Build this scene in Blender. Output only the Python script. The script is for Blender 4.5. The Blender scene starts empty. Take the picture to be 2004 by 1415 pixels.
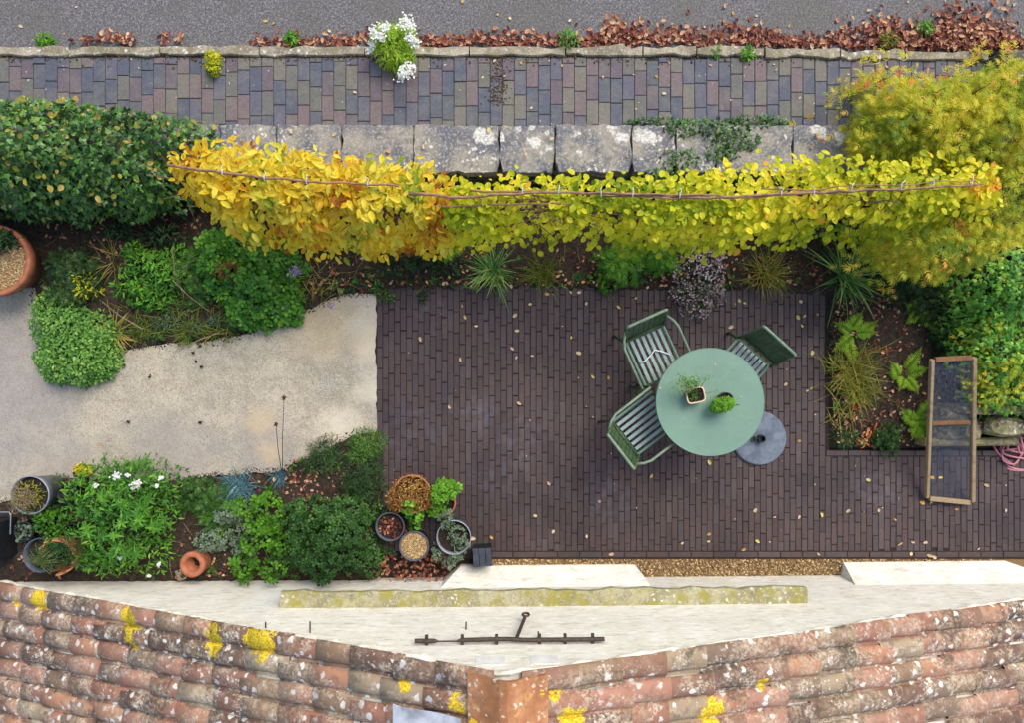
import bpy, math, random
import numpy as np
from mathutils import Vector, Matrix
from mathutils.bvhtree import BVHTree

# ------------------------------------------------------------------ camera, sky, sun, exposure
S = bpy.context.scene
COL = S.collection
H, FPX = 6.413, 1336.0                      # camera height above the terrace, focal length in photo pixels
cam_d = bpy.data.cameras.new('camera')
cam_d.sensor_width = 36.0
cam_d.lens = 36.0 * FPX / 2004.0
cam_d.clip_start, cam_d.clip_end = 0.05, 400
cam = bpy.data.objects.new('camera', cam_d)
COL.objects.link(cam)
cam.location = (0, 0, H)                    # drone looking straight down
cam.rotation_euler = (0, 0, 0)
S.camera = cam

SUN_EL, SUN_AZ = 51.0, 34.0                 # degrees; azimuth clockwise from +Y
W = bpy.data.worlds.new('World')
S.world = W
W.use_nodes = True
wn = W.node_tree
sky = wn.nodes.new('ShaderNodeTexSky')
sky.sky_type = 'NISHITA'
sky.sun_disc = False
sky.sun_elevation = math.radians(SUN_EL)
sky.sun_rotation = math.radians(SUN_AZ)
sky.air_density, sky.dust_density, sky.ozone_density = 1.0, 3.0, 1.0
wn.nodes['Background'].inputs['Strength'].default_value = 0.15
wn.links.new(sky.outputs[0], wn.nodes['Background'].inputs['Color'])
sun_d = bpy.data.lights.new('sun', 'SUN')
sun_d.energy = 1.3
sun_d.angle = math.radians(34)
sun_d.color = (1.0, 0.965, 0.91)
sun = bpy.data.objects.new('sun', sun_d)
COL.objects.link(sun)
_d = Vector((math.sin(math.radians(SUN_AZ)) * math.cos(math.radians(SUN_EL)),
             math.cos(math.radians(SUN_AZ)) * math.cos(math.radians(SUN_EL)),
             math.sin(math.radians(SUN_EL))))
sun.rotation_euler = (-_d).to_track_quat('-Z', 'Y').to_euler()
sun.location = _d * 30
S.view_settings.view_transform = 'Standard'
S.view_settings.look = 'None'
S.view_settings.gamma = 1.0
S.view_settings.use_curve_mapping = False
S.view_settings.exposure = 0.84
S.render.engine = 'CYCLES'
S.cycles.max_bounces = 5
S.cycles.diffuse_bounces = 3
S.cycles.transparent_max_bounces = 8

rs = np.random.RandomState(11)
random.seed(7)
ZP = 0.50                                   # level of the brick path behind the garden wall


def P(px, py, z=0.0):
    """photo pixel -> point at height z"""
    s = (H - z) / FPX
    return Vector(((px - 1002.0) * s, (707.5 - py) * s, z))


# ------------------------------------------------------------------ mesh builder
class MB:
    def __init__(self):
        self.v, self.t, self.f, self.n = [], [], [], 0

    def add(self, v, faces, tint=0.5, mi=0):
        """v (N,3); faces: list/array of (M,k) index arrays; tint scalar or (N,)"""
        v = np.asarray(v, dtype=np.float64).reshape(-1, 3)
        t = np.empty(len(v)); t[:] = tint
        self.v.append(v); self.t.append(t)
        for fa in faces:
            fa = np.asarray(fa, dtype=np.int64)
            if len(fa):
                self.f.append((fa + self.n, mi))
        self.n += len(v)

    def poly(self, pts, tint=0.5, mi=0):
        self.add(pts, [np.arange(len(pts)).reshape(1, -1)], tint, mi)

    def box(self, c, size, rz=0.0, tint=0.5, mi=0, ch=0.0, rot=None):
        """box with chamfered top rim (ch)"""
        x, y, z = np.array(size) / 2.0
        if ch > 0:
            V = [(-x, -y, -z), (x, -y, -z), (x, y, -z), (-x, y, -z),
                 (-x, -y, z - ch), (x, -y, z - ch), (x, y, z - ch), (-x, y, z - ch),
                 (-x + ch, -y + ch, z), (x - ch, -y + ch, z), (x - ch, y - ch, z), (-x + ch, y - ch, z)]
            F = [(3, 2, 1, 0), (8, 9, 10, 11)]
            for a in (0, 4):
                for i in range(4):
                    j = (i + 1) % 4
                    F.append((a + i, a + j, a + 4 + j, a + 4 + i))
        else:
            V = [(-x, -y, -z), (x, -y, -z), (x, y, -z), (-x, y, -z), (-x, -y, z), (x, -y, z), (x, y, z), (-x, y, z)]
            F = [(3, 2, 1, 0), (4, 5, 6, 7), (0, 1, 5, 4), (1, 2, 6, 5), (2, 3, 7, 6), (3, 0, 4, 7)]
        V = np.array(V)
        if rot is not None:
            V = V @ np.array(rot).T
        elif rz:
            c_, s_ = math.cos(rz), math.sin(rz)
            V = V @ np.array([[c_, s_, 0], [-s_, c_, 0], [0, 0, 1]])
        self.add(V + np.array(c), [np.array(F)], tint, mi)

    def tube(self, pts, r, n=7, tint=0.5, mi=0, cap=True):
        pts = [Vector(p) for p in pts]
        m = len(pts)
        R = [r] * m if np.isscalar(r) else list(r)
        V = []
        prev = None
        for i, p in enumerate(pts):
            d = (pts[min(i + 1, m - 1)] - pts[max(i - 1, 0)])
            d = d.normalized() if d.length > 1e-9 else Vector((0, 0, 1))
            u = prev if prev is not None else (Vector((0, 0, 1)) if abs(d.z) < 0.9 else Vector((1, 0, 0)))
            u = (u - d * u.dot(d)).normalized()
            prev = u
            w = d.cross(u)
            for k in range(n):
                a = 2 * math.pi * k / n
                V.append(p + (u * math.cos(a) + w * math.sin(a)) * R[i])
        F = []
        for i in range(m - 1):
            for k in range(n):
                k2 = (k + 1) % n
                F.append((i * n + k, i * n + k2, (i + 1) * n + k2, (i + 1) * n + k))
        fs = [np.array(F)]
        if cap:
            fs.append(np.array([list(range(n))[::-1]]))
            fs.append(np.array([[(m - 1) * n + k for k in range(n)]]))
        self.add([tuple(v) for v in V], fs, tint, mi)

    def lathe(self, prof, c=(0, 0, 0), n=28, tint=0.5, mi=0, M=None, sx=1.0, jit=0.0):
        V = []
        for r, z in prof:
            for k in range(n):
                a = 2 * math.pi * k / n
                rr = r * (1 + jit * math.sin(a * 3 + 1.3) + jit * 0.6 * math.sin(a * 7))
                V.append((rr * math.cos(a) * sx, rr * math.sin(a), z))
        V = np.array(V)
        if M is not None:
            V = V @ np.array(M.to_3x3()).T
        F = []
        for i in range(len(prof) - 1):
            for k in range(n):
                k2 = (k + 1) % n
                F.append((i * n + k, i * n + k2, (i + 1) * n + k2, (i + 1) * n + k))
        self.add(V + np.array(c), [np.array(F)], tint, mi)

    def disc(self, c, r, n=28, tint=0.5, mi=0):
        self.poly([(c[0] + r * math.cos(2 * math.pi * k / n), c[1] + r * math.sin(2 * math.pi * k / n), c[2]) for k in range(n)], tint, mi)

    def mesh(self, name, mats, off=(0, 0, 0), smooth=False):
        me = bpy.data.meshes.new(name)
        V = np.concatenate(self.v) - np.array(off)
        T = np.concatenate(self.t)
        me.vertices.add(len(V))
        me.vertices.foreach_set('co', V.astype(np.float32).ravel())
        loops = np.concatenate([f.ravel() for f, _ in self.f])
        tot = np.concatenate([np.full(len(f), f.shape[1]) for f, _ in self.f])
        mi = np.concatenate([np.full(len(f), m) for f, m in self.f])
        me.loops.add(len(loops))
        me.loops.foreach_set('vertex_index', loops.astype(np.int32))
        me.polygons.add(len(tot))
        st = np.concatenate([[0], np.cumsum(tot)[:-1]])
        me.polygons.foreach_set('loop_start', st.astype(np.int32))
        me.polygons.foreach_set('loop_total', tot.astype(np.int32))
        me.polygons.foreach_set('material_index', mi.astype(np.int32))
        me.polygons.foreach_set('use_smooth', np.full(len(tot), bool(smooth)))
        a = me.attributes.new('tint', 'FLOAT', 'POINT')
        a.data.foreach_set('value', T.astype(np.float32))
        for m in (mats if isinstance(mats, (list, tuple)) else [mats]):
            me.materials.append(m)
        me.update(calc_edges=True)
        me.validate()
        return me

    def build(self, name, mats, parent=None, smooth=False, local=False):
        off = parent.location if (parent is not None and not local) else (0, 0, 0)
        o = bpy.data.objects.new(name, self.mesh(name, mats, off, smooth))
        COL.objects.link(o)
        o.parent = parent
        return o


def part(name, mb, mats, parent, smooth=False, local=False):
    """child of a child: mesh given in world space, parent itself built around the thing's base"""
    if parent.parent is not None and not local:
        o = bpy.data.objects.new(name, mb.mesh(name, mats, parent.parent.location, smooth))
        COL.objects.link(o)
        o.parent = parent
        return o
    return mb.build(name, mats, parent, smooth, local)


def tag(o, label, cat, group=None):
    o['label'] = label
    o['category'] = cat
    if group:
        o['group'] = group
    return o


def thing(name, label, cat, loc, group=None):
    o = bpy.data.objects.new(name, None)
    COL.objects.link(o)
    o.location = loc
    o.empty_display_size = 0.1
    return tag(o, label, cat, group)


def kind(o, k):
    o['kind'] = k
    return o


# ------------------------------------------------------------------ materials
def c8(r, g, b, m=1.0):
    f = lambda x: ((x / 255.0 + 0.055) / 1.055) ** 2.4 if x > 10 else x / 255.0 / 12.92
    return (min(f(r) * m, 0.95), min(f(g) * m, 0.95), min(f(b) * m, 0.95), 1.0)


class N:
    """tiny node helper"""
    def __init__(self, name):
        self.m = bpy.data.materials.new(name)
        self.m.use_nodes = True
        self.t = self.m.node_tree
        self.b = self.t.nodes['Principled BSDF']
        self.o = self.t.nodes['Material Output']
        self.b.inputs['Specular IOR Level'].default_value = 0.3
        self._c = None

    def new(self, ty, **kw):
        n = self.t.nodes.new(ty)
        for k, v in kw.items():
            setattr(n, k, v)
        return n

    def lk(self, a, b):
        self.t.links.new(a, b)

    def co(self):
        if self._c is None:
            self._c = self.new('ShaderNodeTexCoord').outputs['Object']
        return self._c

    def tint(self):
        return self.new('ShaderNodeAttribute', attribute_name='tint').outputs['Fac']

    def noise(self, scale, detail=4, rough=0.55, co=None, dist=0.0, col=False):
        n = self.new('ShaderNodeTexNoise')
        n.inputs['Scale'].default_value = scale
        n.inputs['Detail'].default_value = detail
        n.inputs['Roughness'].default_value = rough
        n.inputs['Distortion'].default_value = dist
        self.lk(co or self.co(), n.inputs['Vector'])
        return n.outputs['Color' if col else 'Fac']

    def vor(self, scale, co=None, feature='F1', rnd=1.0, out='Distance'):
        n = self.new('ShaderNodeTexVoronoi', feature=feature)
        n.inputs['Scale'].default_value = scale
        n.inputs['Randomness'].default_value = rnd
        self.lk(co or self.co(), n.inputs['Vector'])
        return n.outputs[out]

    def scale(self, sx, sy, sz, co=None):
        n = self.new('ShaderNodeMapping')
        n.inputs['Scale'].default_value = (sx, sy, sz)
        self.lk(co or self.co(), n.inputs['Vector'])
        return n.outputs[0]

    def warp(self, amt, sc, co=None):
        """coords pushed about by noise"""
        co = co or self.co()
        c = self.noise(sc, 3, co=co, col=True)
        s = self.new('ShaderNodeVectorMath', operation='SUBTRACT')
        self.lk(c, s.inputs[0]); s.inputs[1].default_value = (0.5, 0.5, 0.5)
        m = self.new('ShaderNodeVectorMath', operation='SCALE')
        self.lk(s.outputs[0], m.inputs[0]); m.inputs['Scale'].default_value = amt
        a = self.new('ShaderNodeVectorMath', operation='ADD')
        self.lk(co, a.inputs[0]); self.lk(m.outputs[0], a.inputs[1])
        return a.outputs[0]

    def ramp(self, fac, stops, interp='LINEAR'):
        n = self.new('ShaderNodeValToRGB')
        e = n.color_ramp.elements
        n.color_ramp.interpolation = interp
        while len(e) > 1:
            e.remove(e[-1])
        e[0].position, e[0].color = stops[0][0], self._c4(stops[0][1])
        for p, c in stops[1:]:
            k = e.new(p); k.color = self._c4(c)
        self.lk(fac, n.inputs[0])
        return n.outputs[0]

    @staticmethod
    def _c4(c):
        if np.isscalar(c):
            return (c, c, c, 1)
        return c if len(c) == 4 else (*c, 1)

    def step(self, fac, a, b):
        n = self.new('ShaderNodeMapRange')
        n.interpolation_type = 'SMOOTHSTEP'
        n.inputs['From Min'].default_value, n.inputs['From Max'].default_value = a, b
        self.lk(fac, n.inputs['Value'])
        return n.outputs[0]

    def lin(self, fac, a, b, c, d):
        n = self.new('ShaderNodeMapRange')
        for k, v in zip(('From Min', 'From Max', 'To Min', 'To Max'), (a, b, c, d)):
            n.inputs[k].default_value = v
        self.lk(fac, n.inputs['Value'])
        return n.outputs[0]

    def math(self, op, a, b=None):
        n = self.new('ShaderNodeMath', operation=op)
        for i, x in enumerate((a, b)):
            if x is None:
                continue
            if isinstance(x, (int, float)):
                n.inputs[i].default_value = x
            else:
                self.lk(x, n.inputs[i])
        return n.outputs[0]

    def mix(self, fac, a, b, mode='MIX'):
        n = self.new('ShaderNodeMix', data_type='RGBA', blend_type=mode)
        n.clamp_factor = True
        for i, x in ((0, fac), (6, a), (7, b)):
            if isinstance(x, (int, float)) and i == 0:
                n.inputs[0].default_value = x
            elif isinstance(x, (tuple, list, int, float)):
                n.inputs[i].default_value = self._c4(x)
            else:
                self.lk(x, n.inputs[i])
        return n.outputs[2]

    def spots(self, pts, co=None):
        """max over points of 1 - dist/r"""
        co = co or self.co()
        acc = None
        for x, y, z, r in pts:
            d = self.new('ShaderNodeVectorMath', operation='DISTANCE')
            self.lk(co, d.inputs[0]); d.inputs[1].default_value = (x, y, z)
            q = self.math('SUBTRACT', 1.0, self.math('DIVIDE', d.outputs['Value'], r))
            acc = q if acc is None else self.math('MAXIMUM', acc, q)
        return acc

    def bump(self, h, strength=0.4, dist=0.01):
        n = self.new('ShaderNodeBump')
        n.inputs['Strength'].default_value = strength
        n.inputs['Distance'].default_value = dist
        self.lk(h, n.inputs['Height'])
        self.lk(n.outputs[0], self.b.inputs['Normal'])

    def done(self, col, rough=0.8, metal=0.0, spec=None):
        for k, x in (('Base Color', col), ('Roughness', rough)):
            if isinstance(x, (int, float)):
                self.b.inputs[k].default_value = x
            elif isinstance(x, tuple):
                self.b.inputs[k].default_value = self._c4(x)
            else:
                self.lk(x, self.b.inputs[k])
        self.b.inputs['Metallic'].default_value = metal
        if spec is not None:
            self.b.inputs['Specular IOR Level'].default_value = spec
        return self.m


def leaf_mat(name, stops, rough=0.5, trans=0.3, spec=0.25):
    n = N(name)
    col = n.ramp(n.tint(), stops)
    col = n.mix(n.step(n.noise(60, 2), 0.35, 0.75), n.mix(1.0, col, (0.86, 0.86, 0.86), 'MULTIPLY'), col)
    m = n.done(col, rough, spec=spec)
    tr = n.new('ShaderNodeBsdfTranslucent')
    n.lk(col, tr.inputs['Color'])
    mx = n.new('ShaderNodeMixShader')
    mx.inputs[0].default_value = trans
    n.lk(n.b.outputs[0], mx.inputs[1]); n.lk(tr.outputs[0], mx.inputs[2])
    n.lk(mx.outputs[0], n.o.inputs['Surface'])
    return m


def plain(name, col, rough=0.7, var=0.25, sc=25, metal=0.0, bump=0.0, spec=0.3):
    n = N(name)
    f = n.noise(sc, 4)
    c = n.mix(n.step(f, 0.3, 0.7), tuple(x * (1 - var) for x in col[:3]), tuple(min(x * (1 + var), 0.95) for x in col[:3]))
    if bump:
        n.bump(f, bump, 0.004)
    return n.done(c, rough, metal, spec)


# ------------------------------------------------------------------ leaves
def tmpl(kind_):
    if kind_ == 'oval':
        V = [(0, 0, 0), (0, .34, -.03), (0, .7, -.03), (0, 1, -.13), (-.2, .3, .05), (-.17, .68, .03), (.2, .3, .05), (.17, .68, .03), (-.11, .08, .01), (.11, .08, .01)]
        F = [(0, 1, 8), (8, 1, 4), (0, 9, 1), (9, 6, 1), (1, 2, 4), (2, 5, 4), (1, 6, 2), (6, 7, 2), (2, 3, 5), (2, 7, 3)]
    elif kind_ == 'round':
        V = [(0, 0, 0), (0, .5, -.04), (0, 1, -.12), (-.3, .2, .05), (-.36, .55, .05), (-.2, .87, -.01), (.3, .2, .05), (.36, .55, .05), (.2, .87, -.01)]
        F = [(0, 1, 3), (3, 1, 4), (4, 1, 5), (5, 1, 2), (0, 6, 1), (6, 7, 1), (7, 8, 1), (8, 2, 1)]
    elif kind_ == 'lance':
        V = [(0, 0, 0), (-.11, .35, .03), (0, .4, -.02), (.11, .35, .03), (-.08, .7, 0), (0, .72, -.05), (.08, .7, 0), (0, 1, -.18)]
        F = [(0, 2, 1), (0, 3, 2), (1, 2, 4), (2, 5, 4), (2, 3, 5), (3, 6, 5), (4, 5, 7), (5, 6, 7)]
    elif kind_ == 'ivy':
        V = [(0, .25, .04), (0, 0, 0), (-.28, -.05, 0), (-.42, .3, -.05), (-.2, .42, 0), (0, 1, -.08), (.2, .42, 0), (.42, .3, -.05), (.28, -.05, 0)]
        F = [(0, 2, 1), (0, 3, 2), (0, 4, 3), (0, 5, 4), (0, 6, 5), (0, 7, 6), (0, 8, 7), (0, 1, 8)]
    elif kind_ == 'lobed':       # three rounded lobes on a stalk
        V, F = [], []
        for ang, l0 in ((0, .35), (1.15, .22), (-1.15, .22)):
            b = len(V)
            for (x, y, z) in [(0, 0, 0), (-.22, .28, .03), (-.2, .55, 0), (0, .66, -.05), (.2, .55, 0), (.22, .28, .03)]:
                y += l0 * 0.3
                V.append((x * math.cos(ang) + y * math.sin(ang), -x * math.sin(ang) + y * math.cos(ang) + l0, z))
            F += [(b, b + 2, b + 1), (b, b + 3, b + 2), (b, b + 4, b + 3), (b, b + 5, b + 4)]
    elif kind_ == 'sprig':       # feathery fine twig: seven thin leaflets
        V, F = [], []
        for ang, l, y0 in ((0, .6, .4), (.7, .5, .3), (-.7, .5, .3), (1.0, .42, .1), (-1.0, .42, .1), (.35, .5, .45), (-.4, .5, .4)):
            b = len(V)
            for (x, y, z) in [(-.035, 0, 0), (.035, 0, 0), (.03, l * .6, .03), (0, l, -.08), (-.03, l * .6, .03)]:
                V.append((x * math.cos(ang) + y * math.sin(ang), -x * math.sin(ang) + y * math.cos(ang) + y0, z))
            F += [(b, b + 1, b + 2), (b, b + 2, b + 4), (b + 4, b + 2, b + 3)]
    elif kind_ == 'needle':
        V = [(-.05, 0, 0), (.05, 0, 0), (.045, .55, .04), (-.045, .55, .04), (0, 1, 0)]
        F = [(0, 1, 2), (0, 2, 3), (3, 2, 4)]
    elif kind_ == 'petal4':      # small flower seen from above
        V, F = [(0, 0, 0)], []
        for k in range(8):
            a = k * math.pi / 4
            r = .5 if k % 2 == 0 else .28
            V.append((r * math.cos(a), r * math.sin(a), .08 if k % 2 == 0 else 0))
        F = [(0, 1 + k, 1 + (k + 1) % 8) for k in range(8)]
    else:                        # crumpled dry leaf
        V = [(0, 0, .08), (0, .5, 0), (0, 1, .12), (-.3, .25, .2), (-.33, .65, .1), (.3, .3, .1), (.28, .7, .22), (-.12, .92, .1), (.12, .05, .06)]
        F = [(0, 1, 3), (3, 1, 4), (4, 1, 7), (7, 1, 2), (0, 8, 1), (8, 5, 1), (5, 6, 1), (6, 2, 1)]
    return np.array(V, float), np.array(F)


def unit(a):
    return a / np.maximum(np.linalg.norm(a, axis=-1, keepdims=True), 1e-9)


def scatter(mb, kind_, pos, dirs, nrm, size, tint, wide=1.0, mi=0):
    V, F = tmpl(kind_)
    n, k = len(pos), len(V)
    if n == 0:
        return
    y = unit(dirs)
    x = unit(np.cross(y, nrm))
    z = np.cross(x, y)
    size = np.broadcast_to(np.asarray(size, float), (n,))
    w = np.broadcast_to(np.asarray(wide, float), (n,))
    tint = np.broadcast_to(np.asarray(tint, float), (n,))
    T = (V[None, :, 0, None] * x[:, None, :] * w[:, None, None] + V[None, :, 1, None] * y[:, None, :] + V[None, :, 2, None] * z[:, None, :])
    T = pos[:, None, :] + T * size[:, None, None]
    faces = (F[None] + (np.arange(n) * k)[:, None, None]).reshape(-1, F.shape[1])
    mb.add(T.reshape(-1, 3), [faces], np.repeat(np.clip(tint, 0, 1), k), mi)


def wob(p, f, seed=0):
    """cheap smooth noise in -1..1"""
    r = np.random.RandomState(seed)
    s = 0
    for i in range(5):
        k = r.normal(size=3) * f * (1 + 0.5 * i)
        s = s + np.sin(p @ k + r.uniform(0, 6.28)) / (1 + 0.4 * i)
    return np.clip(s / 2.2, -1, 1)


def rnd_dir(n):
    return unit(rs.normal(size=(n, 3)))


def blob_pts(blobs, n, clump=0.12, cf=9.0, seed=1, shell=0.6, low=-0.15):
    """points in and near the skins of ellipsoids. blob = (px, py, rx, ry, z0, z1[, full])"""
    par, wts = [], []
    for b in blobs:
        full = len(b) > 6 and b[6]
        z0, z1 = b[4], b[5]
        zc = (z0 + z1) / 2 if full else z0
        c = P(b[0], b[1], z0 + (z1 - z0) * (0.5 if full else 0.45))
        s = (H - c.z) / FPX
        par.append(((c.x, c.y, zc), (b[2] * s, b[3] * s, (z1 - z0) / (2 if full else 1)), full))
        wts.append(b[2] * b[3] + 0.3 * (b[2] + b[3]) * (z1 - z0) / s)
    wts = np.array(wts) / sum(wts)
    which = rs.choice(len(par), size=n, p=wts)
    C = np.array([p[0] for p in par])[which]
    R = np.array([p[1] for p in par])[which]
    fl = np.array([p[2] for p in par])[which]
    d = rnd_dir(n)
    d[:, 2] = np.where(fl, d[:, 2], np.abs(d[:, 2]) * (1 + abs(low)) + low)
    d = unit(d)
    rad = 1 - shell * rs.uniform(size=n) ** 2.2
    pos = C + d * R * rad[:, None]
    cl = wob(pos, cf, seed)
    pos = pos + d * (cl * clump)[:, None] * np.minimum(1, R.min(axis=1) * 3)[:, None]
    nrm = unit(d / R)
    pos[:, 2] = np.maximum(pos[:, 2], C[:, 2] * 0 + 0.012)
    return pos, nrm, cl


def foliage(mb, blobs, n, leaf, size, wide=1.0, clump=0.08, cf=9.0, seed=1, shell=0.6, droop=0.2, up=0.5, tmean=0.5, tvar=0.3, tclump=0.2, low=-0.15, mi=0):
    pos, nrm, cl = blob_pts(blobs, n, clump, cf, seed, shell, low)
    out = nrm.copy(); out[:, 2] *= 0.35
    dirs = unit(out * .7 + 0.85 * rnd_dir(n) * np.array([1, 1, 0.5]) + np.array([0, 0, -droop]))
    nn = unit(nrm + np.array([0, 0, up]) + 0.5 * rnd_dir(n))
    t = tmean + tvar * rs.uniform(-1, 1, n) + tclump * wob(pos, cf * 0.7, seed + 5)
    scatter(mb, leaf, pos, dirs, nn, size * rs.uniform(0.65, 1.25, n), t, wide, mi)


def blades(mb, base, az, length, th0, th1, width, tint, seg=6, mi=0, twist=0.0):
    """grass-like blades. th: angle from vertical at foot and at tip"""
    n = len(base)
    h = np.stack([np.cos(az), np.sin(az), np.zeros(n)], 1)
    lat = np.stack([-np.sin(az), np.cos(az), np.zeros(n)], 1)
    p = base.copy()
    V = []
    for i in range(seg + 1):
        s = i / seg
        w = width * max(0.06, (1 - s ** 1.8)) * (0.7 + 0.3 * min(1, s * 4))
        V.append(p - lat * w[:, None] / 2)
        V.append(p + lat * w[:, None] / 2)
        th = th0 + (th1 - th0) * (s + 0.5 / seg)
        p = p + (h * np.sin(th)[:, None] + np.array([0, 0, 1]) * np.cos(th)[:, None]) * (length / seg)[:, None]
        p[:, 2] = np.maximum(p[:, 2], 0.012)
    V = np.stack(V, 1)
    k = 2 * (seg + 1)
    F = np.array([(2 * i, 2 * i + 1, 2 * i + 3, 2 * i + 2) for i in range(seg)])
    faces = (F[None] + (np.arange(n) * k)[:, None, None]).reshape(-1, 4)
    mb.add(V.reshape(-1, 3), [faces], np.repeat(np.clip(tint, 0, 1), k), mi)


def tuft(mb, c, n, length, width, spread=0.05, t0=(0.1, 0.9), t1=(1.0, 2.0), tmean=0.5, tvar=0.4, mi=0, seg=6):
    base = np.array(c)[None] + rs.normal(size=(n, 3)) * np.array([spread, spread, 0])
    az = rs.uniform(0, 2 * math.pi, n)
    blades(mb, base, az, length * rs.uniform(0.6, 1.1, n), rs.uniform(*t0, n), rs.uniform(*t1, n), width * rs.uniform(0.7, 1.2, n), tmean + tvar * rs.uniform(-1, 1, n), seg, mi)


def stems(mb, c, targets, r=0.006, tint=0.5):
    for t in targets:
        a, b = Vector(c), Vector(t)
        m = (a + b) / 2 + Vector((rs.normal() * .03, rs.normal() * .03, .04))
        mb.tube([a, m, b], [r, r * .8, r * .4], 5, tint)


def frond(mb, base, az, length, t0=0.7, t1=1.7, wmax=0.07, pairs=17, tint=0.5, mi=0):
    """fern frond: leaflets in pairs along an arching rachis"""
    p = Vector(base)
    h = Vector((math.cos(az), math.sin(az), 0))
    lat = Vector((-math.sin(az), math.cos(az), 0))
    pts, dr = [p.copy()], []
    for i in range(pairs + 2):
        th = t0 + (t1 - t0) * i / (pairs + 1)
        d = h * math.sin(th) + Vector((0, 0, 1)) * math.cos(th)
        p = p + d * (length / (pairs + 2))
        pts.append(p.copy()); dr.append(d)
    mb.tube(pts[::2] + [pts[-1]], [0.004] * (len(pts[::2])) + [0.001], 4, 0.25, mi)
    pos, dd, nn, sz = [], [], [], []
    for i in range(2, len(pts) - 1):
        s = i / (len(pts) - 1)
        w = wmax * (math.sin(math.pi * min(1, (s * 0.85 + 0.12))) ** 0.8) * (1.15 - s * 0.5)
        d = dr[min(i, len(dr) - 1)]
        up = lat.cross(d) if lat.cross(d).z > 0 else d.cross(lat)
        for sg in (-1, 1):
            pos.append(pts[i]); dd.append(lat * sg + d * 0.45 + Vector((0, 0, rs.uniform(-.25, .05)))); nn.append(up); sz.append(w * rs.uniform(.85, 1.1))
    pos.append(pts[-2]); dd.append(dr[-1]); nn.append(Vector((0, 0, 1))); sz.append(wmax * .5)
    scatter(mb, 'lance', np.array(pos), np.array(dd), np.array(nn), np.array(sz), np.full(len(pos), tint) + rs.uniform(-.12, .12, len(pos)), .95, mi)

# ------------------------------------------------------------------ surface materials
def m_patio():
    n = N('patio_brick')
    t = n.tint()
    col = n.ramp(t, [(0, c8(66, 54, 53)), (.4, c8(73, 59, 57)), (.7, c8(78, 64, 61)), (.9, c8(71, 61, 62)), (1, c8(84, 71, 69))])
    f = n.noise(40, 5)
    col = n.mix(n.step(f, .3, .75), n.mix(1.0, col, (.82, .82, .83), 'MULTIPLY'), col)
    wet_sheen = n.spots([(-.95, -.62, .03, .42), (-.35, -.45, .03, .3), (.05, -.75, .03, .4), (-.15, -1.1, .03, .35), (.9, -1.3, .03, .4), (-.75, .45, .03, .3), (3.4, -1.2, .03, .35)],
                  n.warp(.35, 3.0))
    sky_sheen = n.math('MULTIPLY', n.step(wet_sheen, .1, .8), n.step(n.noise(14, 3), .42, .62))
    col = n.mix(n.math('MULTIPLY', sky_sheen, .28), col, c8(100, 100, 112))  # bluish sky reflection on wet patches, painted into the brick colour
    col = n.mix(n.step(n.noise(1.1, 5, .6), .35, .65), n.mix(1.0, col, (.8, .8, .82), 'MULTIPLY'), n.mix(1.0, col, (1.12, 1.1, 1.08), 'MULTIPLY'))
    moss = n.step(n.noise(5, 4), .58, .74)
    col = n.mix(n.math('MULTIPLY', moss, .4), col, c8(68, 63, 46))
    n.bump(n.noise(90, 3), .12, .002)
    return n.done(col, n.lin(n.noise(2.3, 3), .35, .65, .42, .72), spec=.35)


def m_path():
    n = N('path_brick')
    col = n.ramp(n.tint(), [(0, c8(84, 88, 99)), (.2, c8(94, 94, 104)), (.36, c8(101, 91, 96)), (.52, c8(114, 100, 100)), (.66, c8(102, 101, 95)), (.8, c8(114, 110, 99)), (.92, c8(90, 93, 98)), (1, c8(106, 95, 96))], 'CONSTANT')
    col = n.mix(n.math('MULTIPLY', n.step(n.noise(9, 4), .4, .7), .45), col, c8(118, 114, 104))
    col = n.mix(n.step(n.noise(55, 5), .3, .7), n.mix(1.0, col, (.74, .74, .74), 'MULTIPLY'), col)
    pale = n.step(n.vor(16, n.warp(.05, 20)), .13, .07)
    col = n.mix(n.math('MULTIPLY', pale, n.step(n.noise(3, 2), .5, .6)), col, c8(186, 184, 176))
    n.bump(n.noise(70, 3), .15, .003)
    return n.done(col, .75)


def m_asphalt():
    n = N('asphalt')
    f = n.noise(62, 3, .75)
    col = n.ramp(f, [(.28, c8(58, 56, 57)), (.5, c8(92, 90, 90)), (.7, c8(138, 134, 131))])
    col = n.mix(n.step(n.vor(34), .16, .08), col, c8(160, 157, 150))
    col = n.mix(n.math('MULTIPLY', n.step(n.noise(1.6, 4), .42, .66), .4), col, c8(88, 84, 74))
    return n.done(col, .8)


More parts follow.
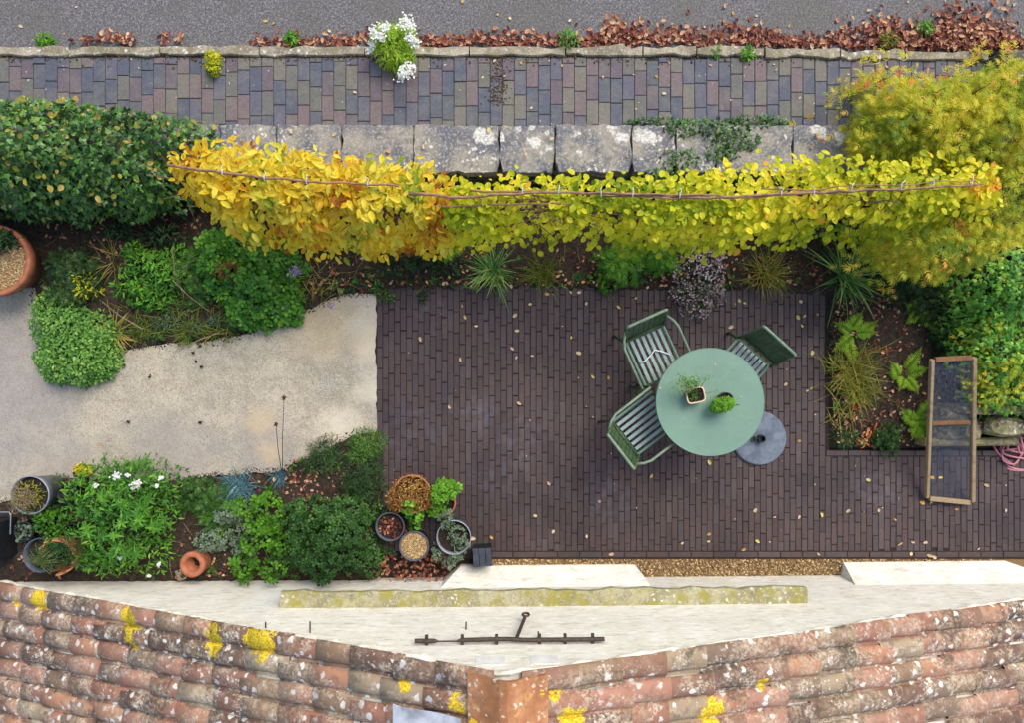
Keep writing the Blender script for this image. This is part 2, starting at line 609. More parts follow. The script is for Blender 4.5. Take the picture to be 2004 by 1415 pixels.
def m_concrete():
    n = N('concrete')
    a = n.noise(1.1, 5, .6)
    col = n.ramp(a, [(.3, c8(146, 140, 129)), (.48, c8(167, 158, 137)), (.62, c8(181, 170, 145)), (.78, c8(190, 177, 147))])
    agg = n.vor(110, out='Color')
    sep = n.new('ShaderNodeSeparateColor'); n.lk(agg, sep.inputs[0])
    col = n.mix(n.math('MULTIPLY', n.step(n.noise(7, 6, .65), .4, .62), .85), col, n.mix(1.0, col, (.82, .8, .78), 'MULTIPLY'))
    col = n.mix(n.math('MULTIPLY', n.step(sep.outputs[0], .74, .8), .3), col, c8(206, 198, 180))
    col = n.mix(n.math('MULTIPLY', n.step(sep.outputs[1], .76, .84), .55), col, c8(112, 104, 94))
    grey = n.spots([(-4.6, -.45, 0, .9), (-4.7, .1, 0, .5), (-3.2, -.9, 0, .7), (-2.3, -.75, 0, .45), (-4.2, -.9, 0, .5)], n.warp(.5, 2.2))
    col = n.mix(n.math('MULTIPLY', n.step(grey, 0, .7), .5), col, c8(132, 126, 124))
    rust = n.spots([(-2.35, -.55, 0, .22), (-2.28, -.85, 0, .2), (-1.75, .35, 0, .5), (-1.35, .2, 0, .3)], n.warp(.25, 4))
    col = n.mix(n.math('MULTIPLY', n.step(rust, 0, .8), .45), col, c8(200, 176, 134))
    col = n.mix(n.step(n.vor(26, n.warp(.04, 30)), .1, .06), col, n.mix(.5, col, c8(225, 215, 195)))
    edge = n.spots([(-1.3, .5, 0, .3), (-1.3, .1, 0, .28), (-1.3, -.25, 0, .25), (-1.35, .35, 0, .28), (-1.6, -.62, 0, .3)], n.warp(.2, 8))
    col = n.mix(n.math('MULTIPLY', n.step(edge, 0, .8), .5), col, c8(212, 202, 178))
    cr = n.new('ShaderNodeTexVoronoi', feature='DISTANCE_TO_EDGE'); cr.inputs['Scale'].default_value = .55
    n.lk(n.warp(.5, 2.5), cr.inputs['Vector'])
    col = n.mix(n.math('MULTIPLY', n.step(cr.outputs['Distance'], .005, .001), .12), col, c8(96, 86, 74))
    n.bump(n.noise(90, 3), .15, .003)
    return n.done(col, .85)


def m_stone(name, base, dark, pale, spots=None, moss=None, fine=30):
    n = N(name)
    a = n.noise(4.5, 6, .65)
    col = n.mix(n.step(a, .4, .62), dark, base)
    col = n.mix(n.math('MULTIPLY', n.step(n.noise(fine, 5, .7), .48, .66), .75), col, pale)
    col = n.mix(n.math('MULTIPLY', n.step(n.noise(17, 5), .55, .7), .5), col, c8(96, 90, 74))
    if moss:
        col = n.mix(n.math('MULTIPLY', n.step(n.noise(7, 5, .7), .46, .62), .85), col, moss)
    lich = n.math('MULTIPLY', n.step(n.vor(19, n.warp(.06, 18)), .32, .16), n.step(n.noise(2.6, 3), .44, .56))
    col = n.mix(n.math('MULTIPLY', lich, .8), col, c8(206, 204, 192))
    if spots:
        s = n.spots(spots, n.warp(.12, 12))
        s = n.math('ADD', s, n.math('MULTIPLY', n.math('SUBTRACT', n.noise(40, 3), .5), .6))
        col = n.mix(n.math('MULTIPLY', n.step(s, .14, .4), .85), col, n.mix(n.step(n.noise(50, 4), .35, .6), c8(160, 156, 146), c8(212, 210, 200)))
    n.bump(n.noise(22, 5, .6), .35, .012)
    return n.done(col, .85)


def m_facade():
    n = N('limewash')
    a = n.noise(4, 6, .65)
    col = n.ramp(a, [(.28, c8(204, 198, 181)), (.5, c8(217, 212, 197)), (.7, c8(226, 223, 212))])
    col = n.mix(n.math('MULTIPLY', n.step(n.noise(19, 7, .75, co=n.scale(.3, 1, 1)), .5, .66), .7), col, c8(170, 162, 143))
    col = n.mix(n.math('MULTIPLY', n.step(n.noise(34, 5, .7, co=n.scale(.35, 1, 1)), .52, .66), .7), col, c8(236, 234, 225))
    col = n.mix(n.math('MULTIPLY', n.step(n.noise(1.3, 3), .5, .7), .4), col, c8(202, 203, 198))
    n.bump(n.noise(16, 5, .65, co=n.scale(.5, 1, 1)), .5, .02)
    return n.done(col, .9)


def m_tile():
    n = N('roof_tile')
    t = n.tint()
    col = n.ramp(t, [(0, c8(104, 78, 66)), (.13, c8(132, 97, 80)), (.28, c8(147, 102, 82)), (.44, c8(160, 116, 96)), (.58, c8(134, 108, 84)), (.72, c8(168, 120, 92)), (.84, c8(118, 98, 82)), (.93, c8(152, 134, 108))], 'CONSTANT')
    col = n.mix(n.math('MULTIPLY', n.step(n.noise(9, 5), .4, .68), .45), col, c8(138, 116, 92))
    col = n.mix(n.math('MULTIPLY', n.step(n.noise(16, 5), .5, .7), .55), col, c8(104, 84, 74))
    grey = n.math('MULTIPLY', n.step(n.noise(2.6, 4), .46, .6), n.step(n.noise(34, 5, .75), .44, .58))
    col = n.mix(n.math('MULTIPLY', grey, .65), col, c8(170, 156, 130))
    dk = n.math('MULTIPLY', n.step(n.noise(3.4, 3, co=n.warp(.3, 2)), .53, .64), n.step(n.noise(26, 4), .38, .56))
    col = n.mix(n.math('MULTIPLY', dk, .75), col, c8(78, 72, 60))
    fr_ = n.math('MULTIPLY', n.step(n.noise(7, 6, .75), .48, .6), n.step(n.noise(48, 4, .7), .42, .56))
    col = n.mix(n.math('MULTIPLY', fr_, .7), col, c8(196, 180, 156))
    w2 = n.math('MULTIPLY', n.step(n.vor(11, n.warp(.06, 24)), .30, .22), n.step(n.noise(2.1, 3), .42, .54))
    col = n.mix(n.math('MULTIPLY', w2, .85), col, c8(214, 210, 200))
    wh = n.math('MULTIPLY', n.step(n.vor(26, n.warp(.04, 30)), .3, .16), n.step(n.noise(3.6, 4, .7), .5, .62))
    col = n.mix(n.math('MULTIPLY', wh, .85), col, c8(208, 202, 188))
    yl = n.spots(YL, n.warp(.14, 13))
    yl = n.math('ADD', yl, n.math('MULTIPLY', n.math('SUBTRACT', n.noise(42, 5, .7), .5), 1.5))
    col = n.mix(n.step(yl, .14, .34), col, n.mix(n.step(n.noise(70, 4), .35, .65), c8(176, 140, 20), c8(228, 202, 56)))
    n.bump(n.noise(45, 5, .7), .55, .006)
    return n.done(col, .82)


def m_soil():
    n = N('soil')
    col = n.ramp(n.noise(28, 5, .7), [(.3, c8(34, 27, 22)), (.5, c8(54, 44, 35)), (.68, c8(80, 64, 50)), (.8, c8(104, 86, 66))])
    n.bump(n.noise(50, 5, .7), .8, .02)
    return n.done(col, .95)


def m_wood(name, a, b, sc=(30, 3, 30)):
    n = N(name)
    f = n.noise(3, 5, .6, co=n.scale(*sc))
    col = n.mix(n.step(f, .3, .7), a, b)
    col = n.mix(n.math('MULTIPLY', n.step(n.noise(12, 4), .52, .7), .5), col, tuple(x * .55 for x in a[:3]))
    n.bump(f, .4, .004)
    return n.done(col, .8)


def m_gravel():
    n = N('gravel_stone')
    col = n.ramp(n.tint(), [(0, c8(76, 58, 40)), (.25, c8(124, 98, 64)), (.5, c8(164, 136, 92)), (.78, c8(198, 172, 124)), (1, c8(110, 92, 70))])
    return n.done(col, .75)


# ------------------------------------------------------------------ ground and terrace
def poly_px(pts, z=0.0):
    return [tuple(P(x, y, z)) for x, y in pts]


def rough_poly(pts, amp, step, seed):
    """subdivide a closed outline and roughen it"""
    r = np.random.RandomState(seed)
    out = []
    for i in range(len(pts)):
        a, b = np.array(pts[i]), np.array(pts[(i + 1) % len(pts)])
        m = max(1, int(np.linalg.norm(b - a) / step))
        for k in range(m):
            p = a + (b - a) * k / m
            j = r.normal(size=2) * amp
            out.append((p[0] + j[0], p[1] + j[1], p[2]))
    return out


def inside(px, py, poly):
    x, y = np.asarray(px), np.asarray(py)
    c = np.zeros(x.shape, bool)
    for i in range(len(poly)):
        x1, y1 = poly[i][:2]; x2, y2 = poly[i - 1][:2]
        if y1 == y2:
            continue
        c ^= ((y1 > y) != (y2 > y)) & (x < (x2 - x1) * (y - y1) / (y2 - y1) + x1)
    return c


def edge_dist(x, y, poly):
    d = np.full(x.shape, 1e9)
    for i in range(len(poly)):
        a = np.array(poly[i][:2]); b = np.array(poly[i - 1][:2])
        ab = b - a
        t = np.clip(((x - a[0]) * ab[0] + (y - a[1]) * ab[1]) / max(ab @ ab, 1e-9), 0, 1)
        d = np.minimum(d, np.hypot(x - a[0] - t * ab[0], y - a[1] - t * ab[1]))
    return d


MAT = {}
MAT['soil'] = m_soil()
MAT['gravel'] = m_gravel()
g = MB(); g.poly([(-70, -70, -.06), (70, -70, -.06), (70, 70, -.06), (-70, 70, -.06)])
kind(g.build('ground', MAT['soil']), 'structure')

BED_A = poly_px([(-400, 330), (1010, 330), (2300, 330), (2300, 880), (1815, 880), (1622, 880), (1622, 575), (1300, 572), (1000, 566), (760, 572), (735, 580), (690, 572), (650, 583), (600, 612), (560, 618), (520, 640), (400, 668), (330, 670), (240, 690), (150, 700), (75, 620), (70, 565), (-400, 600)])
BED_B = poly_px([(-400, 960), (0, 985), (110, 930), (330, 940), (420, 932), (540, 925), (580, 905), (640, 880), (690, 850), (752, 838), (752, 1000), (735, 1010), (735, 1140), (-400, 1140)])
gx, gy = np.meshgrid(np.arange(-6.5, 6.2, .03), np.arange(-2.15, 1.72, .03), indexing='ij')
hgt = np.full(gx.shape, -.045)
for bed in (BED_A, BED_B):
    m = inside(gx, gy, bed)
    d = np.where(m, edge_dist(gx, gy, bed), 0)
    hgt = np.where(m, np.maximum(hgt, .006 + .06 * np.clip(d / .25, 0, 1)), hgt)
q = np.stack([gx.ravel(), gy.ravel(), np.zeros(gx.size)], 1)
hgt = hgt + np.where(hgt > 0, (wob(q, 22, 3) * .012 + wob(q, 6, 4) * .012 + rs.normal(size=gx.size) * .004).reshape(gx.shape), 0)
q[:, 2] = hgt.ravel()
ni, nj = gx.shape
ii, jj = np.meshgrid(np.arange(ni - 1), np.arange(nj - 1), indexing='ij')
a = (ii * nj + jj).ravel()
g = MB(); g.add(q, [np.stack([a, a + nj, a + nj + 1, a + 1], 1)])
kind(g.build('garden_soil', MAT['soil'], smooth=True), 'structure')

# concrete standing
conc = [(-600, 560), (-20, 560), (70, 560), (72, 620), (150, 705), (240, 684), (330, 672), (400, 668), (480, 655), (520, 640), (560, 618), (600, 606), (650, 584), (690, 572), (736, 572),
        (737, 845), (690, 852), (640, 882), (580, 907), (540, 925), (420, 932), (330, 942), (110, 950), (0, 985), (-600, 990)]
g = MB()
cp = rough_poly(poly_px(conc, .014), .006, .05, 5)
g.poly(cp)
k = len(cp)
lo = [(x, y, -.05) for x, y, _ in cp]
g.add(cp + lo, [np.array([(i, i + k, (i + 1) % k + k, (i + 1) % k) for i in range(k)])])
kind(g.build('concrete_path', m_concrete()), 'structure')

# patio of narrow clay pavers
def paver(g, cx, cy, lx, ly, z, tint, ch=.0035, jit=.0012):
    g.box((cx, cy, z - .02 + rs.normal() * jit), (lx, ly, .04), rs.normal() * .006, tint, 0, ch)


g = MB()
JZ = .016
x0, x1 = P(738, 0).x, P(1622, 0).x
pit = .0553
joint = MB()
joint.poly([(x0 - .01, P(0, 556).y, JZ - .006), (x0 - .01, P(0, 1094).y, JZ - .006), (6.5, P(0, 1094).y, JZ - .006), (6.5, P(0, 888).y, JZ - .006), (x1, P(0, 888).y, JZ - .006), (x1, P(0, 556).y, JZ - .006)])
NCOL = [0]
def col_of_bricks(x, ya, yb, ln=.202):
    NCOL[0] += 1
    off = (ln * (.5 if NCOL[0] % 2 else .98) + rs.normal() * .022 + .05 * math.sin(NCOL[0] * .21)) % ln
    y = ya - off
    while y < yb:
        a_, b_ = max(y, ya), min(y + ln, yb)
        if b_ - a_ > .03:
            paver(g, x + rs.normal() * .0009, (a_ + b_) / 2, pit - .0042 + rs.normal() * .0008, b_ - a_ - .0062, JZ, rs.uniform())
        y += ln + rs.normal() * .003
x = x0 + pit / 2
while x < x1 - pit / 2:
    top = P(0, 556 + 8 * math.sin(x * 1.3) + rs.uniform(-3, 3)).y
    col_of_bricks(x, P(0, 1079).y, top)
    x += pit
xl = x
while x < 6.3:
    col_of_bricks(x, P(0, 1079).y, P(0, 893).y)
    x += pit
for yy, xa, xb in ((1085.5, P(960, 0).x, 6.3), (887, xl - .02, 6.3)):
    x = xa
    while x < xb:
        paver(g, x + .104, P(0, yy).y, .203, .05, JZ, rs.uniform())
        x += .209
kind(g.build('patio', m_patio()), 'structure')
kind(joint.build('patio_joint', plain('joint_sand', c8(42, 34, 32), .95, .3, 60)), 'structure')

# raised terrace behind the garden wall
g = MB()
YW0, YW1 = 1.66, 1.96                       # retaining body under the coping
g.box((0, 16.9, .17), (44, 29.9, .46 - .0))
kind(g.build('terrace_ground', MAT['soil']), 'structure')
g = MB()
yk0 = P(0, 104, .56).y                      # kerb, path side
yk1 = P(0, 86, .56).y
g.box((0, 17.0, .43), (44, 2 * (17.0 - yk1) + .06, .07))
kind(g.build('street', m_asphalt()), 'structure')
g = MB()
yc0 = P(0, 245, .6).y
g.box((0, (yc0 - .03 + yk0) / 2, .457), (44, yk0 - yc0 + .03, .07))
kind(g.build('path_joint', plain('path_sand', c8(56, 53, 49), .95, .35, 50)), 'structure')
g = MB()
pw = 23.55 * (H - ZP) / FPX
x = -6.6
ln = 48 * (H - ZP) / FPX
tl = [rs.uniform() for _ in range(9)]
while x < 6.6:
    y = yc0 - .02 - rs.uniform(0, ln) + 0
    while y < yk0 - .01:
        a_, b_ = max(y, yc0 - .02), min(y + ln, yk0 - .005)
        if b_ - a_ > .03:
            g.box((x, (a_ + b_) / 2, ZP - .02 + rs.normal() * .0022), (pw - .004, b_ - a_ - .0045, .04), rs.normal() * .006, rs.uniform(), 0, .004)
        y += ln
    x += pw
kind(g.build('brick_path', m_path()), 'structure')

# kerb stones, ragged
g = MB()
x = -6.8
while x < P(1935, 0, .56).x:
    L = rs.uniform(.45, .95)
    sag = max(0, (x - 1.5)) * -.022
    nseg = 7
    top, bot = [], []
    for i in range(nseg + 1):
        xx = x + .006 + (L - .012) * i / nseg
        top.append((xx, yk1 + sag + rs.normal() * .009))
        bot.append((xx, yk0 + sag + rs.normal() * .008))
    V, F = [], []
    tt = rs.uniform()
    for i in range(nseg + 1):
        zz = .525 + rs.normal() * .004
        e = .008
        V += [(top[i][0], top[i][1], .42), (top[i][0], top[i][1], zz - .012), (top[i][0], top[i][1] - e, zz), (bot[i][0], bot[i][1] + e, zz), (bot[i][0], bot[i][1], zz - .012), (bot[i][0], bot[i][1], .42)]
    for i in range(nseg):
        for k in range(5):
            F.append((i * 6 + k, i * 6 + k + 1, (i + 1) * 6 + k + 1, (i + 1) * 6 + k))
    g.add(V, [np.array(F), np.array([[0, 1, 2, 3, 4, 5], [(nseg) * 6 + k for k in (5, 4, 3, 2, 1, 0)]])], tt)
    x += L
MAT['kerb'] = m_stone('kerb_stone', c8(160, 150, 128), c8(116, 108, 92), c8(192, 182, 162), moss=c8(118, 110, 80), fine=60)
kind(g.build('kerb', MAT['kerb']), 'structure')

# ------------------------------------------------------------------ garden wall with coping
gw = thing('garden_wall', 'long grey lichen-spotted stone garden wall with broad coping beside the brick path', 'wall', (0, 1.8, 0))
g = MB(); g.box((0, (YW0 + YW1) / 2, .22), (13.2, YW1 - YW0, .54))
part('wall_body', g, m_stone('wall_rubble', c8(110, 102, 86), c8(66, 60, 50), c8(140, 130, 108)), gw)
zc = .62
LSP = [P(940, 262, zc), P(952, 270, zc), P(1045, 280, zc), P(1040, 246, zc), P(1072, 258, zc), P(1012, 248, zc), P(1195, 252, zc), P(1215, 270, zc), P(1255, 262, zc), P(1270, 268, zc), P(1595, 250, zc), P(1610, 262, zc), P(1652, 262, zc), P(1645, 268, zc), P(1128, 262, zc), P(1075, 288, zc), P(1135, 300, zc), P(978, 266, zc), P(1605, 256, zc)]
LR = [.09, .07, .07, .05, .04, .05, .07, .08, .09, .08, .07, .06, .07, .06, .05, .045, .05, .04, .08]
MAT['coping'] = m_stone('coping_stone', c8(140, 134, 122), c8(92, 94, 101), c8(176, 168, 152), fine=42, spots=[(p.x, p.y - 1.8, p.z, r) for p, r in zip(LSP, LR)])
cuts = [-400, -180, 60, 300, 430, 541, 668, 809, 977, 1086, 1236, 1322, 1400, 1552, 1700, 1850, 2040, 2300]
yb, yf = P(0, 243, zc).y, P(0, 337, zc).y
for i in range(len(cuts) - 1):
    xa, xb = P(cuts[i], 0, zc).x + .003, P(cuts[i + 1], 0, zc).x - .003
    m = 14
    g = MB()
    ring = []
    cr = .022
    def rag(x_, y_):
        return (x_ + rs.normal() * .005, y_ + rs.normal() * .006)
    for k in range(m):
        ring.append(rag(xa + cr + (xb - xa - 2 * cr) * k / (m - 1), yf))
    for k in range(1, 6):
        ring.append(rag(xb, yf + cr * 1.2 + (yb - yf - 1.6 * cr) * k / 6))
    for k in range(m):
        ring.append(rag(xb - cr * .3 - (xb - xa - .6 * cr) * k / (m - 1), yb))
    for k in range(1, 6):
        ring.append(rag(xa, yb - cr * .4 - (yb - yf - 1.6 * cr) * k / 6))
    cx, cy = (xa + xb) / 2, (yb + yf) / 2
    zz = zc + rs.normal() * .006
    r1 = [(x_, y_, .5) for x_, y_ in ring]
    r2 = [(x_, y_, zz - .012) for x_, y_ in ring]
    r3 = [(cx + (x_ - cx) * .985, cy + (y_ - cy) * .97, zz + rs.normal() * .002) for x_, y_ in ring]
    k = len(ring)
    F = []
    for a_ in (0, k):
        F += [(a_ + q_, a_ + (q_ + 1) % k, a_ + k + (q_ + 1) % k, a_ + k + q_) for q_ in range(k)]
    g.add(r1 + r2 + r3, [np.array(F), np.array([[2 * k + q_ for q_ in range(k)]])], rs.uniform())
    part('coping_stone', g, MAT['coping'], gw)
# end block on the right of the kerb
g = MB()
c = P(2003, 127, .7)
g.box((c.x, c.y, .58), (.36, .26, .3), .03, .5, 0, .03)
tag(g.build('stone_block', m_stone('block_stone', c8(112, 106, 88), c8(74, 70, 60), c8(140, 136, 116), moss=c8(84, 82, 52))), 'weathered mossy square stone block at the right end of the kerb', 'stone block')

# ------------------------------------------------------------------ right-hand retaining wall
rw = thing('rubble_wall', 'low mossy rubble stone wall under the ivy at the right edge', 'wall', P(1960, 840))
MAT['rubble'] = m_stone('rubble_stone', c8(138, 130, 100), c8(70, 64, 46), c8(176, 168, 136), moss=c8(112, 112, 62))
for (x_, y_, w_, h_, z_, r_) in [(1945, 803, 150, 22, .42, .04), (1880, 818, 70, 40, .36, 0), (1975, 836, 82, 44, .33, .02), (1905, 842, 40, 50, .26, .05), (1860, 845, 60, 40, .22, .1), (2050, 836, 70, 44, .33, 0), (2100, 805, 160, 30, .42, 0)]:
    p = P(x_, y_, z_); s = (H - z_) / FPX
    g = MB()
    k = 18
    r1, r2, r3 = [], [], []
    for q_ in range(k):
        t_ = 2 * math.pi * q_ / k
        e = 1 / max(abs(math.cos(t_)), abs(math.sin(t_)))
        e = .55 * e + .45
        X, Y = math.cos(t_) * e * w_ * s * .5 * rs.uniform(.94, 1.04), math.sin(t_) * e * h_ * s * .5 * rs.uniform(.9, 1.05)
        r1.append((p.x + X * 1.02, p.y + Y * 1.02, 0)); r2.append((p.x + X, p.y + Y, z_ - .05)); r3.append((p.x + X * .82, p.y + Y * .75, z_ + rs.normal() * .012))
    F = []
    for a_ in (0, k):
        F += [(a_ + q_, a_ + (q_ + 1) % k, a_ + k + (q_ + 1) % k, a_ + k + q_) for q_ in range(k)]
    g.add(r1 + r2 + r3, [np.array(F), np.array([[2 * k + q_ for q_ in range(k)]])])
    part('wall_stone', g, MAT['rubble'], rw)
g = MB(); p = P(1905, 866, .2); g.box((p.x, p.y, .1), (.86, .075, .2), .01, .5, 0, .02)
part('edging_stone', g, m_stone('edging_moss', c8(150, 138, 104), c8(110, 100, 74), c8(170, 158, 124), moss=c8(128, 126, 50)), rw)
g = MB(); p = P(2010, 640, .1); g.box((p.x + .55, .35, .13), (1.7, 1.2, .4))
kind(g.build('raised_bed', MAT['soil']), 'structure')

# ------------------------------------------------------------------ house
ROT = .0093
house = thing('house', 'cream limewashed stone gable end with a lichen-covered clay tile roof', 'house', (0, -2.04, 0))
house.rotation_euler = (0, 0, ROT)
ZA, SL, SR, XA = 1.99, .415, .295, -.03     # apex height, slopes, ridge x
def roofz(x):
    return ZA - (XA - x) * SL if x < XA else ZA - (x - XA) * SR
def hp(x, y, z):
    return (x, y, z)                        # house-local coordinates: y = 0 is the face of the wall
YL = []
def wallpt(px, py):
    """photo pixel on the wall face -> house-local x, z"""
    d = 2.04 / (py - 707.5) * FPX
    return (px - 1002) * d / FPX, H - d
def roofpt(px, py):
    """photo pixel on the roof -> house-local point"""
    z = 1.0
    for _ in range(12):
        q_ = P(px, py, z); z = roofz(q_.x) + .03
    return (q_.x, q_.y + 2.04, z)
for px, py, r in [(80, 1166, .13), (255, 1208, .13), (258, 1235, .08), (262, 1256, .05), (423, 1237, .10), (420, 1258, .09), (500, 1248, .12), (524, 1252, .12), (518, 1278, .07), (1112, 1402, .1), (1388, 1393, .12), (1086, 1362, .06), (897, 1377, .08), (1030, 1355, .05), (1490, 1343, .05), (30, 1172, .06), (790, 1338, .06), (1125, 1398, .08)]:
    YL.append((*roofpt(px, py), r))
MAT['tile'] = m_tile()
MAT['wall'] = m_facade()
g = MB()
n_ = 60
xs = np.linspace(-5.0, 6.2, n_)
top = [(x_, 0, max(roofz(x_), -.05) - .005) for x_ in xs]
F, V = [], []
for j, yy in enumerate((0.0, -6.0)):
    V += [(x_, yy, -.1) for x_ in xs] + [(x_, yy, t_[2]) for x_, t_ in zip(xs, top)]
F += [(i, n_ + i, n_ + i + 1, i + 1)[::-1] for i in range(n_ - 1)]
F += [(2 * n_ + i, 3 * n_ + i, 3 * n_ + i + 1, 2 * n_ + i + 1) for i in range(n_ - 1)]
F += [(i + n_, i + 3 * n_, i + 3 * n_ + 1, i + n_ + 1) for i in range(n_ - 1)]
F += [(0, 2 * n_, 3 * n_, n_), (n_ - 1, 2 * n_ - 1, 4 * n_ - 1, 3 * n_ - 1)]
g.add(V, [np.array(F)])
wall = g.build('wall', MAT['wall'], house, local=True)
def sub(name, mb, m, par=None, smooth=False):
    return mb.build(name, m, par or wall, smooth, local=True)
# splayed plinths at the foot of the wall
for xa, xb, w_, t_, hz, sl_, sr_ in ((P(868, 0).x, P(1262, 0).x, .125, .0, .26, .16, .1), (P(1645, 0).x, P(2040, 0).x, .125, .02, .28, .02, .36)):
    g = MB()
    V = [(xa, .0, -.1), (xa + sl_, w_, -.1), (xb - sr_, w_, -.1), (xb, 0, -.1), (xa, 0, hz), (xa + sl_, w_, .02), (xb - sr_, w_, .02), (xb, 0, hz)]
    g.add(V, [np.array([(0, 1, 5, 4), (1, 2, 6, 5), (2, 3, 7, 6), (4, 5, 6, 7)])])
    sub('plinth', g, MAT['wall'])
# ledge
xa, za = wallpt(548, 1187); xb, _ = wallpt(1581, 1187)
g = MB()
ns = 9
ns = 1
xx = np.linspace(xa, xb, ns + 1)
m = 46
xx = np.linspace(xa, xb, m + 1)
V, F = [], []
for i in range(m + 1):
    zz = za + .016 * math.sin(math.pi * i / m) + rs.normal() * .002
    d_ = .128 + rs.normal() * .005 + .006 * math.sin(i * .9)
    V += [(xx[i], -.02, zz), (xx[i], d_ - .012, zz - .004), (xx[i], d_, zz - .018), (xx[i], d_ - .004, zz - .075), (xx[i], -.02, zz - .08)]
for i in range(m):
    F += [(i * 5 + k, i * 5 + k + 1, i * 5 + k + 6, i * 5 + k + 5) for k in range(4)]
g.add(V, [np.array(F), np.array([[0, 1, 2, 3, 4], [m * 5 + k for k in (4, 3, 2, 1, 0)]])])
sub('stone_ledge', g, m_stone('ledge_stone', c8(160, 154, 122), c8(130, 124, 92), c8(186, 182, 154), moss=c8(142, 134, 56), fine=50))
# iron bar with lever and ring
MAT['iron'] = plain('rusty_iron', c8(72, 60, 54), .7, .35, 60, .3)
xa, zb = wallpt(812, 1263); xb, _ = wallpt(1183, 1263)
g = MB()
g.tube([(xa, .035, zb), (xa + .14, .035, zb + .002), (xa + .17, .03, zb), (xa + .30, .03, zb), (xa + .33, .036, zb - .004), (-.05, .038, zb - .012), (.1, .034, zb), (xb, .036, zb + .002)], [.016, .016, .006, .006, .016, .016, .016, .016], 6)
bar = sub('iron_bar', g, MAT['iron'])
g = MB()
x1_, z1_ = wallpt(1012, 1261); x2_, z2_ = wallpt(1027, 1224)
g.tube([(x1_, .05, z1_), (x2_, .055, z2_)], .014, 6)
xr, zr = wallpt(1029, 1219)
g.tube([(xr + .026 * math.cos(t_), .06, zr + .034 * math.sin(t_) * 1.0) for t_ in np.linspace(0, 2 * math.pi, 19)], .0085, 6, cap=False)
sub('lever', g, MAT['iron'], bar)
for px in (835, 905, 972, 1056, 1106, 1160):
    g = MB(); x_, z_ = wallpt(px, 1261); g.box((x_, .03, z_), (.022, .075, .03), 0)
    sub('bracket', g, MAT['iron'], bar)
for px, py, l_ in ((520, 1226, .05), (607, 1236, .09), (912, 1232, .06), (1053, 1250, .05), (908, 1120, .03), (914, 1121, .03), (630, 1184, .04), (665, 1186, .06)):
    g = MB(); x_, z_ = wallpt(px, py); g.tube([(x_, -.01, z_), (x_ + .002, l_, z_ + .004)], .006, 5)
    sub('nail', g, MAT['iron'])
# blocked openings under the apex
for px in (960, 1065):
    x_, z_ = wallpt(px, 1294)
    g = MB(); g.box((x_, -.006, z_), (.2, .02, .13), 0, .5, 0, .0)
    sub('vent_block', g, plain('pale_block', c8(206, 205, 200), .9, .1, 12, bump=.3))
    break
g = MB(); x_, z_ = wallpt(1065, 1293); g.box((x_, -.006, z_), (.19, .02, .13)); sub('vent_block', g, bpy.data.materials['pale_block'])

# roof tiles: half-round rolls running down each slope
g = MB()
PITCH, GAUGE, TH = .176, .30, .016
ROFF = rs.uniform(-.12, .02, 40)
prof = [(.0, -.004), (.02, .008), (.06, .02), (.15, .031), (.27, .038), (.39, .041), (.52, .039), (.65, .032), (.75, .021), (.81, .008), (.84, -.004), (.9, -.008), (1.0, -.006)]
for side in (-1, 1):
    slope = SL if side < 0 else SR
    for row in range(34):
        yv = .02 - row * PITCH
        for col_ in range(23):
            u0 = .2 + (row % 2) * .13 * (rs.uniform() < .7) * 0 + col_ * GAUGE + ROFF[row] + rs.normal() * .01 + (rs.uniform(-.03, .03) if col_ else 0)
            u1 = u0 + GAUGE + .09 + rs.uniform(-.015, .03)
            if ZA - slope * u0 < -.4:
                continue
            tt = rs.uniform()
            dy, dz, sk = rs.normal() * .006, rs.normal() * .004, rs.normal() * .01
            V = []
            for u, lift in ((u0, .0), ((u0 + u1) / 2, TH * .5), (u1, TH)):
                for t_, h_ in prof:
                    w_ = 1.0 + .06 * (1 if u == u1 else 0)
                    V.append((XA + side * u, yv + dy - t_ * PITCH * w_ + sk * (u - u0), ZA - slope * u + h_ * (1.0 if u != u1 else 1.05) + lift + dz + .012))
            k = len(prof)
            for t_, h_ in prof:             # thickness of the lower end
                V.append((XA + side * u1, yv + dy - t_ * PITCH * 1.06 + sk * (u1 - u0), ZA - slope * u1 + h_ + dz + .012 - TH * .6))
            F = []
            for r_ in range(3):
                F += [(r_ * k + i, r_ * k + i + 1, (r_ + 1) * k + i + 1, (r_ + 1) * k + i) for i in range(k - 1)]
            g.add(V, [np.array(F)], tt)
roof = g.build('roof', MAT['tile'], house, smooth=True, local=True)
# ridge tiles: angled, orange
MAT['ridge'] = None
n = N('ridge_clay')
col = n.ramp(n.noise(6, 5), [(.3, c8(126, 88, 60)), (.5, c8(162, 109, 72)), (.7, c8(184, 134, 96))])
col = n.mix(n.math('MULTIPLY', n.step(n.noise(30, 5, .7), .5, .66), .7), col, c8(138, 96, 58))
col = n.mix(n.math('MULTIPLY', n.step(n.vor(20, n.warp(.06, 22)), .32, .2), n.step(n.noise(9, 3), .4, .54)), col, c8(200, 186, 160))
col = n.mix(n.math('MULTIPLY', n.step(n.noise(4, 5, .7), .5, .64), .5), col, c8(120, 84, 56))
col = n.mix(n.math('MULTIPLY', n.step(n.noise(7, 6, .75, co=n.warp(.3, 3)), .54, .66), .6), col, c8(204, 160, 96))
yl = n.math('ADD', n.spots([(XA + .03, -.2, 2.0, .08), (XA + .2, -.12, 1.96, .06), (XA - .2, -.3, 1.95, .06)], n.warp(.08, 18)), n.math('MULTIPLY', n.math('SUBTRACT', n.noise(50, 3), .5), .8))
col = n.mix(n.step(yl, .16, .34), col, c8(214, 176, 30))
n.bump(n.noise(40, 5), .5, .006)
MAT['ridge'] = n.done(col, .85)
